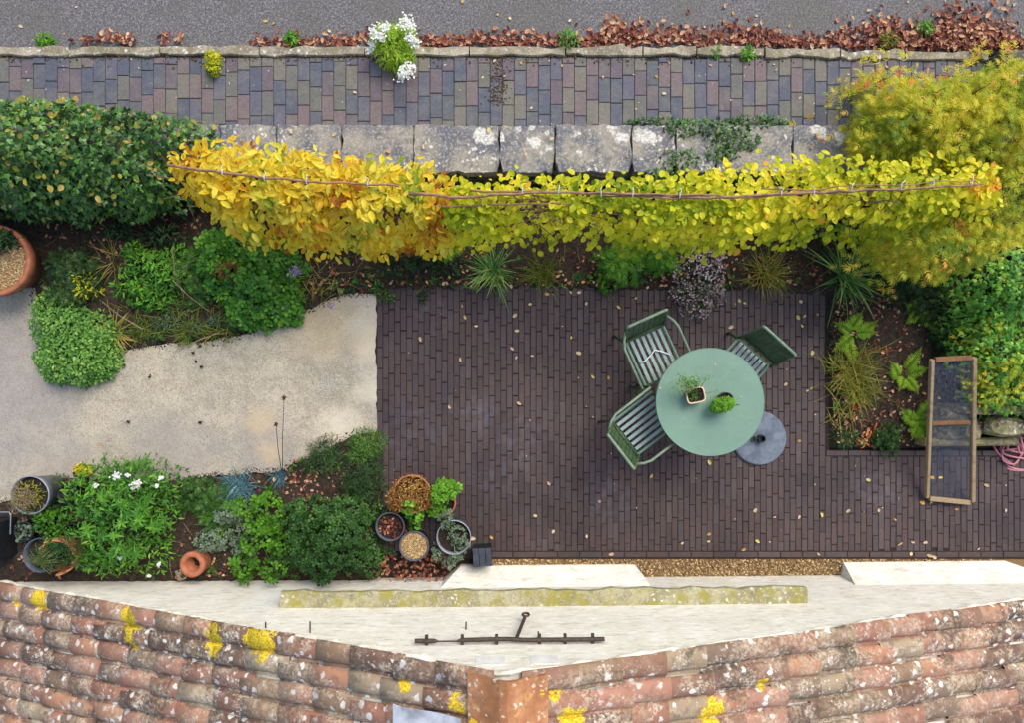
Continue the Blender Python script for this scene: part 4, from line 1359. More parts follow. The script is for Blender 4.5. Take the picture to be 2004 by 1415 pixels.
for _ in range(26):
    tuft(g, P(rs.uniform(245, 460), rs.uniform(590, 655), .04), 16, .2, .006, .03, (.3, 1.2), (1.0, 2.1), .25, .4)
for _ in range(9):
    tuft(g, P(rs.uniform(330, 440), rs.uniform(520, 600), .04), 14, .26, .006, .03, (.3, 1.2), (1.0, 2.1), .35, .4)
part('blades', g, LM['straw'], t)
g = MB(); foliage(g, [(290, 640, 50, 20, 0, .09), (370, 640, 60, 22, 0, .09), (350, 600, 60, 26, 0, .12), (440, 630, 40, 22, 0, .1)], 1300, 'lance', .04, wide=1.3, tmean=.55)
part('low_leaves', g, LM['box'], t)
for x_, y_, a_, l_, lb in ((200, 590, -.5, .55, 'long bent straw stem leaning over the left bed'), (410, 610, 2.3, .36, 'pale straw stem crossing the corner of the left bed'), (430, 650, 3.7, .3, 'short pale straw stem at the concrete edge'), (550, 520, 2.6, .5, 'green flower stalk leaning out under the amber hedge'), (360, 580, 1.6, .42, 'upright thin stalk in the middle of the left bed'), (430, 565, .12, .3, 'thin green stalk lying across the leafy clump')):
    g = MB(); c = P(x_, y_, .12)
    g.tube([c, c + Vector((math.cos(a_) * l_ * .5, math.sin(a_) * l_ * .5, .16)), c + Vector((math.cos(a_) * l_, math.sin(a_) * l_, .2))], .0045, 5)
    tag(g.build('stalk', MAT['twig']), lb, 'stalk', 'loose stalks in the left bed')
t = thing('onion_flower', 'strappy tuft with pale lilac flower head at the bed corner', 'plant', P(575, 545))
g = MB(); tuft(g, P(578, 550, .03), 36, .24, .011, .03, (.4, 1.1), (1.2, 2.0), .5, .4); part('blades', g, LM['straw'], t)
g = MB()
for x_, y_ in ((578, 525), (573, 534), (583, 532)):
    pos = np.array(P(x_, y_, .3)) + rs.normal(size=(34, 3)) * .016
    scatter(g, 'lance', pos, rnd_dir(34), rnd_dir(34), .03, rs.uniform(size=34), 1.4)
part('blossoms', g, LM['lilac'], t)
t = thing('onion_flower', 'single lilac flower on a thin stem over the concrete corner', 'plant', P(625, 580))
g = MB(); g.tube([P(625, 575, .02), P(640, 588, .2), P(648, 598, .25)], .003, 5); part('stem', g, MAT['stem'], t)
g = MB(); pos = np.array(P(648, 598, .25)) + rs.normal(size=(30, 3)) * .014; scatter(g, 'petal4', pos, rnd_dir(30), rnd_dir(30), .02, rs.uniform(size=30)); part('blossoms', g, LM['lilac'], t)
t = thing('grass_tuft', 'sparse dry grass tuft at the end of the concrete under the hedge', 'grass tuft', P(620, 540))
g = MB(); tuft(g, P(615, 545, .03), 34, .30, .006, .05, (.6, 1.3), (1.3, 1.9), .85, .15); tuft(g, P(660, 548, .03), 12, .3, .006, .05, (.8, 1.4), (1.4, 1.8), .9, .1); part('blades', g, LM['straw'], t)

# ------------------------------------------------------------------ bed along the top of the patio
bush('dark_shrub', 'blackish low shrub at the top left corner of the patio', 'shrub', [(785, 515, 40, 28, 0, .3), (840, 505, 45, 26, 0, .3), (880, 520, 35, 22, 0, .24)], 1100, 'lance', .045, 'dark', P(800, 512), ns=4, wide=1.6, tmean=.3)
bush('creeping_plant', 'small creeping green plant where concrete, patio and bed meet', 'plant', [(735, 560, 18, 22, 0, .1), (755, 580, 20, 14, 0, .08), (725, 535, 14, 20, 0, .1)], 480, 'round', .022, 'box', P(740, 565), ns=2, tmean=.5)
bush('creeping_plant', 'thin dark sprig lying on the patio below the bed', 'plant', [(828, 575, 8, 24, 0, .06)], 110, 'lance', .04, 'dark', P(828, 560), ns=2, tmean=.35)
t = thing('strap_tuft', 'radiating green tuft of narrow stiff leaves left of the patio bed', 'plant', P(965, 535))
g = MB(); tuft(g, P(965, 532, .03), 120, .36, .011, .03, (.15, 1.15), (.9, 1.75), .42, .4); part('blades', g, LM['strap'], t)
t = thing('grass_tuft', 'fine dark olive grass tuft beside the stiff green tuft', 'grass tuft', P(1060, 540))
g = MB(); tuft(g, P(1060, 535, .03), 170, .26, .006, .05, (.1, 1.2), (.7, 1.9), .2, .3); part('blades', g, LM['straw'], t)
bush('leafy_fern', 'fresh green fern-like plant under the middle of the lime hedge', 'plant', [(1210, 512, 42, 22, 0, .28), (1215, 530, 30, 18, 0, .24)], 520, 'sprig', .10, 'green', P(1210, 515), ns=4, tmean=.6)
bush('leafy_fern', 'second fresh green fern-like plant, left of the mauve heather', 'plant', [(1285, 505, 34, 20, 0, .28), (1300, 515, 24, 16, 0, .22)], 380, 'sprig', .10, 'green', P(1285, 508), ns=4, tmean=.6)
bush('seedling', 'small bright seedling at the patio edge right of the olive grass', 'plant', [(1180, 552, 14, 14, 0, .14), (1165, 545, 12, 9, 0, .12), (1185, 566, 9, 10, 0, .1)], 150, 'round', .035, 'bright', P(1178, 550), ns=3, tmean=.3)
bush('leafy_fern', 'pale fern frond poking out below the hedge above the dark shrub', 'fern', [(868, 478, 20, 16, .2, .5)], 90, 'sprig', .1, 'fern', P(880, 490), ns=2, tmean=.4)
t = bush('heather_bush', 'mauve-grey flowered heather bush leaning over the patio edge', 'shrub', [(1370, 540, 46, 42, 0, .42), (1360, 595, 34, 24, 0, .26), (1385, 500, 38, 24, 0, .42), (1340, 575, 24, 18, 0, .24), (1400, 575, 22, 22, 0, .26)], 700, 'lance', .05, 'box', P(1370, 535), 'bark', 8, clump=.06, tmean=.4)
g = MB()
foliage(g, [(1370, 535, 54, 52, 0, .47), (1365, 598, 38, 26, 0, .30), (1385, 500, 40, 28, 0, .46), (1335, 575, 26, 20, 0, .28), (1400, 575, 26, 24, 0, .3)], 1700, 'petal4', .022, 1, .08, 11, 51, .3, tmean=.55, tvar=.4)
part('blossoms', g, LM['heath'], t)
t = thing('grass_tuft', 'yellowing arching grass tuft right of the mauve heather', 'grass tuft', P(1497, 540))
g = MB(); tuft(g, P(1497, 535, .03), 150, .33, .008, .04, (.1, 1.2), (.9, 1.9), .6, .35); part('blades', g, LM['straw'], t)
t = thing('strap_tuft', 'big dark strap-leaved tuft at the top right corner of the patio', 'plant', P(1648, 545))
g = MB(); tuft(g, P(1645, 540, .03), 80, .5, .019, .03, (.3, 1.15), (1.0, 1.7), .38, .35); part('blades', g, LM['strap'], t)
# ------------------------------------------------------------------ right bed
def fern(lb, x_, y_, n_, l_, a0, a1, wm=.085, z=.05):
    t = thing('fern', lb, 'fern', P(x_, y_), 'ferns in the right-hand bed')
    for i in range(n_):
        g = MB()
        az = a0 + (a1 - a0) * i / max(1, n_ - 1) + rs.normal() * .22
        frond(g, P(x_ + rs.normal() * 5, y_ + rs.normal() * 5, z), az, l_ * rs.uniform(.55, 1.12), rs.uniform(.6, .95), rs.uniform(1.5, 1.9), wm, 14, rs.uniform(.35, .7))
        part('frond', g, LM['fern'], t)
fern('largest bright fern, at the patio edge above the straw-green grass', 1660, 655, 6, .31, -2.6, 2.7, .085)
fern('small fern in the dark corner nearest the feathery tree', 1790, 618, 5, .27, -2.2, 2.9, .065)
fern('yellow-green fern in the middle of the right bed', 1768, 735, 6, .27, -2.0, 3.0, .075)
fern('fresh green fern touching the left side of the wooden frame', 1795, 828, 7, .25, -2.4, 2.9, .085)
t = thing('grass_tuft', 'big straw-green grass clump on the patio edge of the right bed', 'grass tuft', P(1665, 740))
g = MB()
tuft(g, P(1662, 730, .03), 220, .36, .008, .09, (.1, 1.2), (.9, 1.9), .5, .35)
tuft(g, P(1672, 765, .03), 130, .3, .008, .05, (.1, 1.0), (.9, 1.8), .35, .3)
tuft(g, P(1645, 810, .03), 50, .2, .006, .06, (.4, 1.2), (1.1, 1.9), .7, .3)
part('blades', g, LM['straw'], t)
bush('dwarf_conifer', 'small dark dwarf conifer at the bottom left of the right bed', 'shrub', [(1655, 855, 22, 22, 0, .16)], 420, 'needle', .05, 'dark', P(1655, 855), 'bark', 3, tmean=.6)
bush('dwarf_conifer', 'blue-green conifer sprig hanging over the paving below the right bed', 'shrub', [(1738, 850, 24, 22, 0, .2), (1742, 878, 14, 14, 0, .12), (1715, 860, 18, 12, 0, .12)], 420, 'sprig', .055, 'box', P(1735, 850), 'bark', 3, tmean=.3, tvar=.25)
bush('red_shrub', 'reddening seedling beside the straw-green grass in the right bed', 'plant', [(1675, 800, 18, 10, 0, .1)], 60, 'lance', .05, 'red', P(1675, 800), ns=2, tmean=.25)
bush('red_shrub', 'orange sprig between the dwarf conifer and the fresh green fern', 'plant', [(1707, 835, 18, 14, 0, .12), (1690, 862, 10, 14, 0, .1)], 90, 'lance', .05, 'red', P(1705, 838), ns=3, tmean=.75)
bush('red_shrub', 'rusty sprig right of the largest fern', 'plant', [(1728, 690, 14, 14, 0, .12), (1720, 720, 14, 12, 0, .1)], 70, 'lance', .045, 'red', P(1726, 695), ns=3, tmean=.7)
bush('creeping_plant', 'pale green trailing leaves under the dark shrub of the right bed', 'plant', [(1820, 650, 16, 14, 0, .1)], 40, 'round', .03, 'mound', P(1820, 650), ns=2)

# ------------------------------------------------------------------ lower left bed
t = bush('flowering_bush', 'largest leafy green bush with a few white flowers by the house wall', 'bush', [(240, 985, 100, 70, 0, .58), (230, 1050, 95, 60, 0, .5), (285, 950, 55, 45, 0, .5), (190, 960, 55, 50, 0, .5), (250, 1090, 85, 36, 0, .4), (190, 1090, 40, 34, 0, .34), (300, 1010, 34, 60, 0, .4), (235, 925, 40, 30, 0, .36)], 4400, 'lance', .055, 'green', P(238, 1005), ns=9, wide=1.4, clump=.13, cf=9, shell=.4, tmean=.4, tvar=.3, tclump=.22)
g = MB()
for _ in range(30):                         # whorls of longer leaves on stem tips
    u = rs.uniform(0, 6.28); r_ = math.sqrt(rs.uniform())
    x_, y_ = 238 + 86 * r_ * math.cos(u), 1025 + 66 * r_ * math.sin(u)
    c = np.array(P(x_, y_, .62 - .2 * r_ * r_))
    n_ = 9; az = np.linspace(0, 6.28, n_, endpoint=False) + rs.uniform(0, 6)
    el = rs.uniform(-.2, .6, n_)
    dd = np.stack([np.cos(az), np.sin(az), el], 1)
    scatter(g, 'lance', np.repeat(c[None], n_, 0), dd, np.array([0, 0, 1.]) + .2 * rnd_dir(n_), rs.uniform(.045, .09, n_), rs.uniform(.2, .6) + rs.uniform(-.15, .15, n_), 1.25)
part('foliage', g, LM['green'], t)
g = MB()
for x_, y_, r_ in ((228, 932, 9), (264, 950, 11), (315, 935, 5), (187, 950, 4), (250, 930, 3), (306, 952, 3), (236, 1092, 4), (311, 1105, 4), (292, 1128, 3), (270, 945, 6)):
    n_ = max(6, int(r_ * 4)); pos = np.array(P(x_, y_, .44 if y_ < 1000 else .38)) + rs.normal(size=(n_, 3)) * np.array([.0022 * r_, .0018 * r_, .008])
    scatter(g, 'petal4', pos, rnd_dir(n_) * np.array([1, 1, .1]), np.array([0, 0, 1.]) + .5 * rnd_dir(n_), .024, rs.uniform(size=n_))
part('blossoms', g, LM['white'], t)
bush('spreading_herb', 'spreading olive-green herb right of the largest bush', 'plant', [(400, 975, 50, 36, 0, .26), (425, 1005, 40, 26, 0, .22), (370, 985, 30, 24, 0, .22)], 1300, 'sprig', .065, 'box', P(400, 985), ns=5, tmean=.55, tvar=.3)
t = thing('blue_fescue', 'larger tuft of blue-grey fescue at the concrete edge', 'grass tuft', P(472, 950))
g = MB(); tuft(g, P(472, 955, .03), 260, .22, .009, .05, (.2, 1.3), (.7, 1.6), .55, .45); part('blades', g, LM['blue'], t)
t = thing('blue_fescue', 'smaller tuft of blue-grey fescue right of the larger one', 'grass tuft', P(555, 940))
g = MB(); tuft(g, P(552, 935, .03), 110, .12, .005, .03, (.05, 1.0), (.4, 1.6), .4, .4); part('blades', g, LM['blue'], t)
t = thing('grass_tuft', 'green grass tuft in the lower left bed below the olive herb', 'grass tuft', P(430, 1020))
g = MB(); tuft(g, P(440, 1010, .03), 140, .28, .010, .04, (.2, 1.1), (1.0, 1.8), .45, .35); part('blades', g, LM['green'], t)
bush('silver_herb', 'silvery grey-green herb in the middle of the lower left bed', 'plant', [(425, 1055, 45, 22, 0, .3), (470, 1045, 28, 26, 0, .32), (455, 1005, 34, 22, 0, .36), (475, 1085, 26, 18, 0, .26), (410, 1065, 30, 14, 0, .22)], 560, 'lobed', .042, 'silver', P(440, 1050), ns=7, clump=.05, shell=.4, tmean=.4)
bush('parsley_plant', 'tall bright green lobed-leaf herb left of the dark round bush', 'plant', [(515, 1010, 24, 38, .1, .5), (470, 995, 26, 14, .1, .42), (525, 1050, 20, 20, .1, .46), (545, 1068, 18, 12, .1, .4), (478, 1110, 20, 26, 0, .38), (540, 1110, 24, 22, 0, .4), (490, 1060, 14, 20, .1, .4)], 460, 'lobed', .06, 'bright', P(505, 1050), ns=9, clump=.05, shell=.5, tmean=.18, tvar=.25)
bush('round_bush', 'big dark green round bush left of the pot cluster', 'bush', [(650, 1060, 86, 62, 0, .55), (620, 1010, 60, 34, 0, .45), (690, 1010, 50, 40, 0, .42), (620, 1095, 60, 36, 0, .42), (700, 1095, 48, 36, 0, .36), (580, 1060, 36, 50, 0, .36)], 3400, 'lobed', .042, 'box', P(645, 1050), 'bark', 8, clump=.15, cf=8, shell=.45, tmean=.38, tvar=.25, tclump=.25)
bush('heath_shrub', 'dark needle-leaved shrub with brown tips at the concrete edge', 'shrub', [(632, 885, 34, 28, 0, .3), (615, 910, 34, 18, 0, .22), (650, 905, 26, 24, 0, .26)], 2200, 'needle', .042, 'dark', P(630, 900), 'bark', 4, tmean=.55, tvar=.4)
bush('heath_shrub', 'brighter green needle-leaved shrub at the patio corner', 'shrub', [(715, 868, 34, 28, 0, .32), (705, 890, 30, 20, 0, .28)], 2000, 'needle', .042, 'box', P(712, 872), 'bark', 4, tmean=.6, tvar=.4)
bush('heath_shrub', 'blackish green needle-leaved shrub between patio corner and round bush', 'shrub', [(705, 925, 44, 36, 0, .36), (720, 955, 32, 24, 0, .3), (690, 950, 32, 20, 0, .28)], 2900, 'needle', .042, 'dark', P(705, 930), 'bark', 4, tmean=.4, tvar=.35)
bush('red_shrub', 'dark red seedling right of the empty clay pot', 'plant', [(447, 1112, 10, 16, 0, .06)], 60, 'lance', .03, 'red', P(447, 1110), ns=2, tmean=.1)
t = thing('scabious', 'pair of thin stems with dark seedheads standing over the concrete', 'flower', P(552, 930))
for a_, b_, z_, r_ in (((553, 925), (556, 779), .62, .017), ((551, 922), (540, 831), .5, .02)):
    g = MB()
    A, B = P(*a_, .02), P(*b_, z_)
    g.tube([A, A.lerp(B, .5) + Vector((.01, 0, .05)), B], [.0035, .003, .0025], 5); part('stem', g, BLACK_BEAD, t)
    g = MB()
    pos = np.array(B) + rs.normal(size=(26, 3)) * .006; scatter(g, 'lance', pos, rnd_dir(26), rnd_dir(26), .024, .2, 1.6); part('seedhead', g, BLACK_BEAD, t)

# ------------------------------------------------------------------ pots
def pot(name, label, x_, y_, r, h, m, wall=.008, fill='compost', depth=.03, taper=.78, group=None, rimr=None, tilt=None, n=36):
    """pot whose rim is centred on the photo point (x_, y_)"""
    c = P(x_, y_, h)
    t = thing(name, label, 'plant pot', (c.x, c.y, 0), group)
    g = MB()
    rl = rimr or .006
    prof = [(0.001, .004), (r * taper, 0), (r * (taper + (1 - taper) * .9), h - .035), (r * .985 + rl, h - .032), (r + rl, h - .004), (r + rl * .4, h), (r - wall, h), (r - wall - .002, h - depth - .01)]
    g.lathe(prof, (c.x, c.y, 0), n)
    part('pot_body', g, m, t, smooth=True)
    if fill:
        g = MB()
        g.disc((c.x, c.y, h - depth), r - wall, 30, .3)
        if fill == 'gravel':
            k = int(26000 * r * r); a_ = rs.uniform(0, 6.28, k); q = (r - wall - .008) * np.sqrt(rs.uniform(size=k))
            pebbles(g, np.stack([c.x + q * np.cos(a_), c.y + q * np.sin(a_), np.full(k, h - depth)], 1), rs.uniform(.007, .013, k), rs.uniform(.3, 1, k))
            part('gravel_top', g, MAT['gravel'], t)
        else:
            k = 160; a_ = rs.uniform(0, 6.28, k); q = (r - wall - .01) * np.sqrt(rs.uniform(size=k))
            pebbles(g, np.stack([c.x + q * np.cos(a_), c.y + q * np.sin(a_), np.full(k, h - depth)], 1), rs.uniform(.004, .011, k), rs.uniform(0, 1, k))
            part('soil_or_hole_shade', g, MAT['compost'], t)
    return t


GA, GB = 'pots in the corner by the lower left bed', 'pots standing on the patio corner'
pot('bucket', 'largest zinc bucket full of brown twiggy stems at the left', 58, 970, .168, .34, MAT['zinc'], .004, depth=.05, taper=.72, group=GA)
t = thing('twiggy_plant', 'brown twiggy plant filling the zinc bucket', 'plant', P(58, 970, .29))
g = MB()
c = P(56, 972, .29)
for _ in range(110):
    a_ = rs.uniform(0, 6.28); r_ = rs.uniform(.03, .15)
    p0 = c + Vector((rs.normal() * .05, rs.normal() * .05, 0))
    p1 = c + Vector((math.cos(a_) * r_, math.sin(a_) * r_, rs.uniform(.02, .13)))
    g.tube([p0, (p0 + p1) / 2 + Vector((rs.normal() * .03, rs.normal() * .03, .05)), p1], [.003, .0025, .0015], 4)
part('stem', g, MAT['twig'], t)
g = MB(); foliage(g, [(50, 975, 28, 28, .28, .4)], 200, 'lance', .05, tmean=.4); part('foliage', g, LM['straw'], t)
bush('trailing_plant', 'grey-green trailing plant between bucket and largest bush', 'plant', [(92, 985, 10, 22, .1, .34), (90, 1000, 8, 14, .1, .3)], 220, 'needle', .04, 'silver', P(92, 985), ns=3, tmean=.1, tvar=.2)
pot('plant_pot', 'black plastic pot half hidden by the largest bush', 130, 968, .085, .2, MAT['blackpot'], group=GA)
bush('low_plant', 'sparse dark sprigs in front of the half hidden black pot', 'plant', [(105, 945, 14, 12, .05, .24), (112, 965, 12, 16, .05, .22)], 200, 'sprig', .04, 'dark', P(107, 955), ns=3, tmean=.7)
pot('plant_pot', 'small dark pot with a yellow plant at the concrete edge', 155, 925, .058, .14, MAT['blackpot'], group=GA)
bush('stonecrop', 'yellow-green stonecrop in the small dark pot', 'plant', [(158, 920, 14, 13, .11, .2), (166, 922, 8, 8, .11, .18)], 240, 'round', .022, 'lime', P(157, 923, .11), ns=2, tmean=.6)
pot('plant_pot', 'black pot of pale succulent leaves beside the black crate', 46, 1042, .088, .2, MAT['blackpot'], group=GA)
g = MB()
foliage(g, [(46, 1042, 16, 18, .17, .22)], 70, 'round', .035, tmean=.35, up=1.2)
t = thing('succulent', 'pale round succulent leaves in the black pot by the crate', 'plant', P(46, 1042, .17))
part('foliage', g, LM['silver'], t)
bush('marjoram', 'yellow-green small-leaved herb in the middle of the left pots', 'plant', [(97, 1022, 28, 28, .1, .38), (112, 1050, 24, 20, .1, .34), (88, 1010, 18, 14, .1, .36)], 900, 'round', .028, 'bright', P(100, 1030, .1), ns=5, clump=.03, tmean=.22, tvar=.22)
pot('plant_pot', 'dark pot under the yellow-green small-leaved herb', 100, 1036, .08, .16, MAT['blackpot'], group=GA)
pot('plant_pot', 'empty black pot with a pale rim beside the broken clay pot', 140, 1042, .075, .2, MAT['blackpot'], depth=.12, group=GA)
# big broken clay pot with plastic tub inside
c = P(112, 1090, .3)
t = thing('broken_pot', 'large broken clay pot with jagged rim next to the house wall', 'plant pot', (c.x, c.y, 0), GA)
g = MB(); n_ = 40; R_ = .165
V, F = [], []
for k in range(n_):
    a_ = 2 * math.pi * k / n_
    miss = 1 if -2.7 < ((a_ + math.pi) % (2 * math.pi) - math.pi) < -2.0 else 0
    hh = .34 + .05 * math.sin(a_ * 1.0 - .6) + (.02 * rs.normal()) - .1 * (math.cos(a_ - math.pi) > .1)
    for rr, zz in ((R_ * .7, 0), (R_ * .95, hh * .6), (R_ * 1.02, hh), (R_ * .93, hh), (R_ * .85, .05)):
        V.append((c.x + rr * math.cos(a_), c.y + rr * math.sin(a_), zz))
for k in range(n_):
    k2 = (k + 1) % n_
    F += [(k * 5 + i, k2 * 5 + i, k2 * 5 + i + 1, k * 5 + i + 1) for i in range(4)]
g.add(V, [np.array(F)])
part('pot_body', g, MAT['terra2'], t, smooth=False)
pot('tub', 'grey plastic tub in front of the broken clay pot', 78, 1088, .152, .26, MAT['greypot'], .005, depth=.06, taper=.8, group=GA)
t = thing('straggly_plant', 'straggly grey-green plant spilling over the broken clay pot', 'plant', P(100, 1090, .25))
g = MB()
for _ in range(60):
    a_ = rs.uniform(0, 6.28); c_ = P(100, 1090, .28)
    p1 = c_ + Vector((math.cos(a_) * rs.uniform(.06, .26), math.sin(a_) * rs.uniform(.05, .15), rs.uniform(-.02, .14)))
    m_ = (c_ + p1) / 2 + Vector((0, 0, .09))
    g.tube([c_, m_, p1], [.003, .002, .0015], 4)
part('stem', g, MAT['stem'], t)
g = MB(); foliage(g, [(100, 1088, 44, 28, .24, .4), (130, 1068, 30, 14, .3, .44), (160, 1095, 16, 24, .2, .4)], 1300, 'needle', .045, clump=.06, tmean=.3, tvar=.3); part('foliage', g, LM['box'], t)
# black crate at the left edge
t = thing('crate', 'black plastic crate with a wire handle at the left edge', 'crate', P(-20, 1065))
g = MB()
c = P(-34, 1062, .3); wx, wy, hz = .26, .33, .3
for dx, dy, sx, sy in ((wx / 2, 0, .012, wy), (-wx / 2, 0, .012, wy), (0, wy / 2, wx - .013, .012), (0, -wy / 2, wx - .013, .012)):
    g.box((c.x + dx, c.y + dy, hz / 2), (sx, sy, hz), 0, .5, 0, .003)
g.box((c.x, c.y, .02), (wx - .014, wy - .014, .02))
for dy in (-.09, .0, .09):
    g.box((c.x, c.y + dy, .2), (wx - .014, .008, .12))
part('crate_body', g, MAT['blackpot'], t)
g = MB(); a = P(14, 1002, .32); b = P(20, 1045, .32)
g.tube([P(-20, 1003, .31), P(18, 1003, .335), P(21, 1008, .335), P(20, 1046, .315)], .005, 6); part('handle', g, MAT['zinc'], t)
g = MB()
n_ = 14; pos = np.stack([rs.uniform(c.x - .1, c.x + .11, n_), rs.uniform(c.y, c.y + .13, n_), np.full(n_, .035)], 1)
scatter(g, 'dry', pos, rnd_dir(n_) * np.array([1, 1, .1]), np.tile([0, 0, 1.], (n_, 1)), .05, rs.uniform(.6, 1, n_)); part('debris', g, LM['dry'], t)
# tilted clay pot with open hole
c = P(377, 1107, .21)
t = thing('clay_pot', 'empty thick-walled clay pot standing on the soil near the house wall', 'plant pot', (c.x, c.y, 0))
g = MB()
M_ = Matrix.Rotation(math.radians(-3), 3, 'Y')
g.lathe([(.09, .0), (.104, .02), (.108, .08), (.11, .15), (.118, .18), (.115, .205), (.096, .211), (.074, .206), (.066, .19), (.062, .03), (.001, .02)], (c.x, c.y, 0.0), 32, M=M_.to_4x4(), jit=.012)
part('pot_body', g, MAT['terra'], t, smooth=True)
g = MB(); g.disc((c.x, c.y, .032), .064, 24, .3); part('soil_or_hole_shade', g, plain('pot_hole_shade', c8(22, 18, 16), 1.0, .3, 60), t)  # near-black disc paints the shade down the empty hole
g = MB(); g.box(tuple(P(352, 1126, .03)), (.06, .1, .05), .3, .5, 0, .012)
tag(g.build('stone', MAT['kerb']), 'small pale wedge of stone leaning on the empty clay pot', 'stone')

# patio corner group
t_ = pot('plant_pot', 'widest clay pot, covered by rusty brown creeping stems', 806, 968, .17, .26, MAT['terra2'], group=GB)
bush('bronze_creeper', 'rusty brown and straw coloured creeper covering the widest pot', 'plant', [(800, 962, 36, 30, .24, .36), (785, 975, 28, 26, .2, .34), (818, 975, 28, 26, .24, .34), (772, 985, 14, 20, .1, .28), (835, 980, 16, 18, .15, .3)], 1900, 'lance', .032, 'bronze', P(802, 965, .2), 'twig', 8, clump=.03, shell=.35, tmean=.5, tvar=.45)
bush('trailing_herb', 'green trailing herb hanging from the rusty creeper', 'plant', [(804, 990, 16, 18, .2, .36), (812, 1012, 14, 14, .1, .32), (812, 1032, 9, 12, .05, .2)], 260, 'round', .036, 'green', P(806, 995, .2), ns=4, tmean=.7, tvar=.25)
pot('plant_pot', 'terracotta pot with a bright green plant on the patio corner', 866, 985, .118, .2, MAT['terra'], .01, depth=.04, group=GB)
bush('geranium', 'bright lime green geranium in the terracotta pot', 'plant', [(868, 964, 22, 16, .2, .42), (858, 970, 14, 12, .2, .4), (884, 958, 12, 10, .2, .4), (850, 995, 12, 12, .16, .28), (862, 1003, 10, 8, .16, .26)], 300, 'lobed', .045, 'bright', P(862, 985, .16), ns=5, clump=.02, tmean=.5, tvar=.25, up=1.2)
pot('plant_pot', 'dark pot of bare soil with a few withered leaves', 763, 1032, .128, .2, MAT['greypot'], .006, depth=.05, group=GB)
g = MB(); foliage(g, [(758, 1032, 16, 18, .15, .2)], 46, 'dry', .03, tmean=.5, tvar=.3); foliage(g, [(770, 1040, 20, 18, .15, .18)], 40, 'dry', .035, tmean=.15, tvar=.15)
kind(g.build('withered_leaves', LM['dry']), 'stuff')
pot('plant_pot', 'pot topped with golden gravel on the patio corner', 810, 1070, .132, .22, MAT['greypot'], .006, 'gravel', .02, .8, group=GB)
pot('bucket', 'grey zinc bucket with silvery plant next to the house wall', 888, 1053, .152, .28, MAT['zinc'], .004, depth=.06, taper=.82, group=GB)
bush('silver_plant', 'silvery leaved plant trailing out of the zinc bucket', 'plant', [(893, 1045, 18, 12, .24, .36), (876, 1032, 12, 8, .22, .34), (900, 1065, 18, 8, .22, .3), (858, 1080, 9, 18, .02, .26), (880, 1102, 16, 10, .02, .2), (872, 1015, 12, 10, .26, .4), (893, 1088, 14, 8, .1, .3)], 330, 'lobed', .032, 'silver', P(888, 1053, .2), ns=7, clump=.02, shell=.3, tmean=.5, tvar=.3)
c = P(944, 1091, .2)
t = thing('coal_box', 'small dark slate-grey lidded box standing against the plinth', 'box', (c.x, c.y, 0))
g = MB(); g.box((c.x, c.y - .0, .1), (.16, .15, .2), .06, .5, 0, .006); part('box_body', g, MAT['blackpot'], t)
for dx in (-.057, 0, .057):
    g = MB(); g.box((c.x + dx, c.y + dx * .06, .21), (.054, .165, .018), .06, .5, 0, .003); part('lid_board', g, plain('slate_board', c8(58, 62, 72), .55, .25, 20) if 'slate_board' not in bpy.data.materials else bpy.data.materials['slate_board'], t)

# ------------------------------------------------------------------ table, chairs, parasol base
n = N('green_steel'); n.b.inputs['Specular IOR Level'].default_value = .35
col = n.mix(n.step(n.noise(2.5, 4), .35, .7), c8(105, 134, 116), c8(110, 139, 119))
col = n.mix(n.math('MULTIPLY', n.step(n.noise(40, 5), .55, .75), .2), col, c8(104, 136, 112))
col = n.mix(n.math('MULTIPLY', n.step(n.noise(6, 6, .7), .5, .68), .35), col, c8(98, 120, 98))
st_ = n.new('ShaderNodeTexVoronoi', feature='DISTANCE_TO_EDGE'); st_.inputs['Scale'].default_value = 5; n.lk(n.warp(.25, 6), st_.inputs['Vector'])
col = n.mix(n.math('MULTIPLY', n.step(st_.outputs['Distance'], .03, .0), .18), col, c8(140, 160, 142))
col = n.mix(n.step(n.vor(24), .06, .03), col, c8(150, 170, 148))
MAT['steel'] = n.done(col, n.lin(n.noise(9, 4), .35, .65, .42, .68))
n = N('chair_steel')
col = n.mix(n.step(n.noise(14, 4), .35, .65), c8(52, 72, 44), c8(68, 90, 60))  # dark tone holds painted shading of the chair backs, along with algae
col = n.mix(n.math('MULTIPLY', n.step(n.noise(30, 5), .48, .66), .7), col, c8(52, 62, 34))
MAT['chair'] = n.done(col, .5)
n = N('chair_slat')
col = n.mix(n.step(n.noise(20, 4), .35, .7), c8(134, 154, 146), c8(150, 168, 160))  # pale tone paints the sky's reflection onto the seat slats
MAT['slat'] = n.done(col, .5, spec=.4)
n = N('chair_arm')
col = n.mix(n.step(n.noise(22, 4), .35, .7), c8(104, 124, 98), c8(126, 144, 118))
MAT['arm'] = n.done(col, .6)

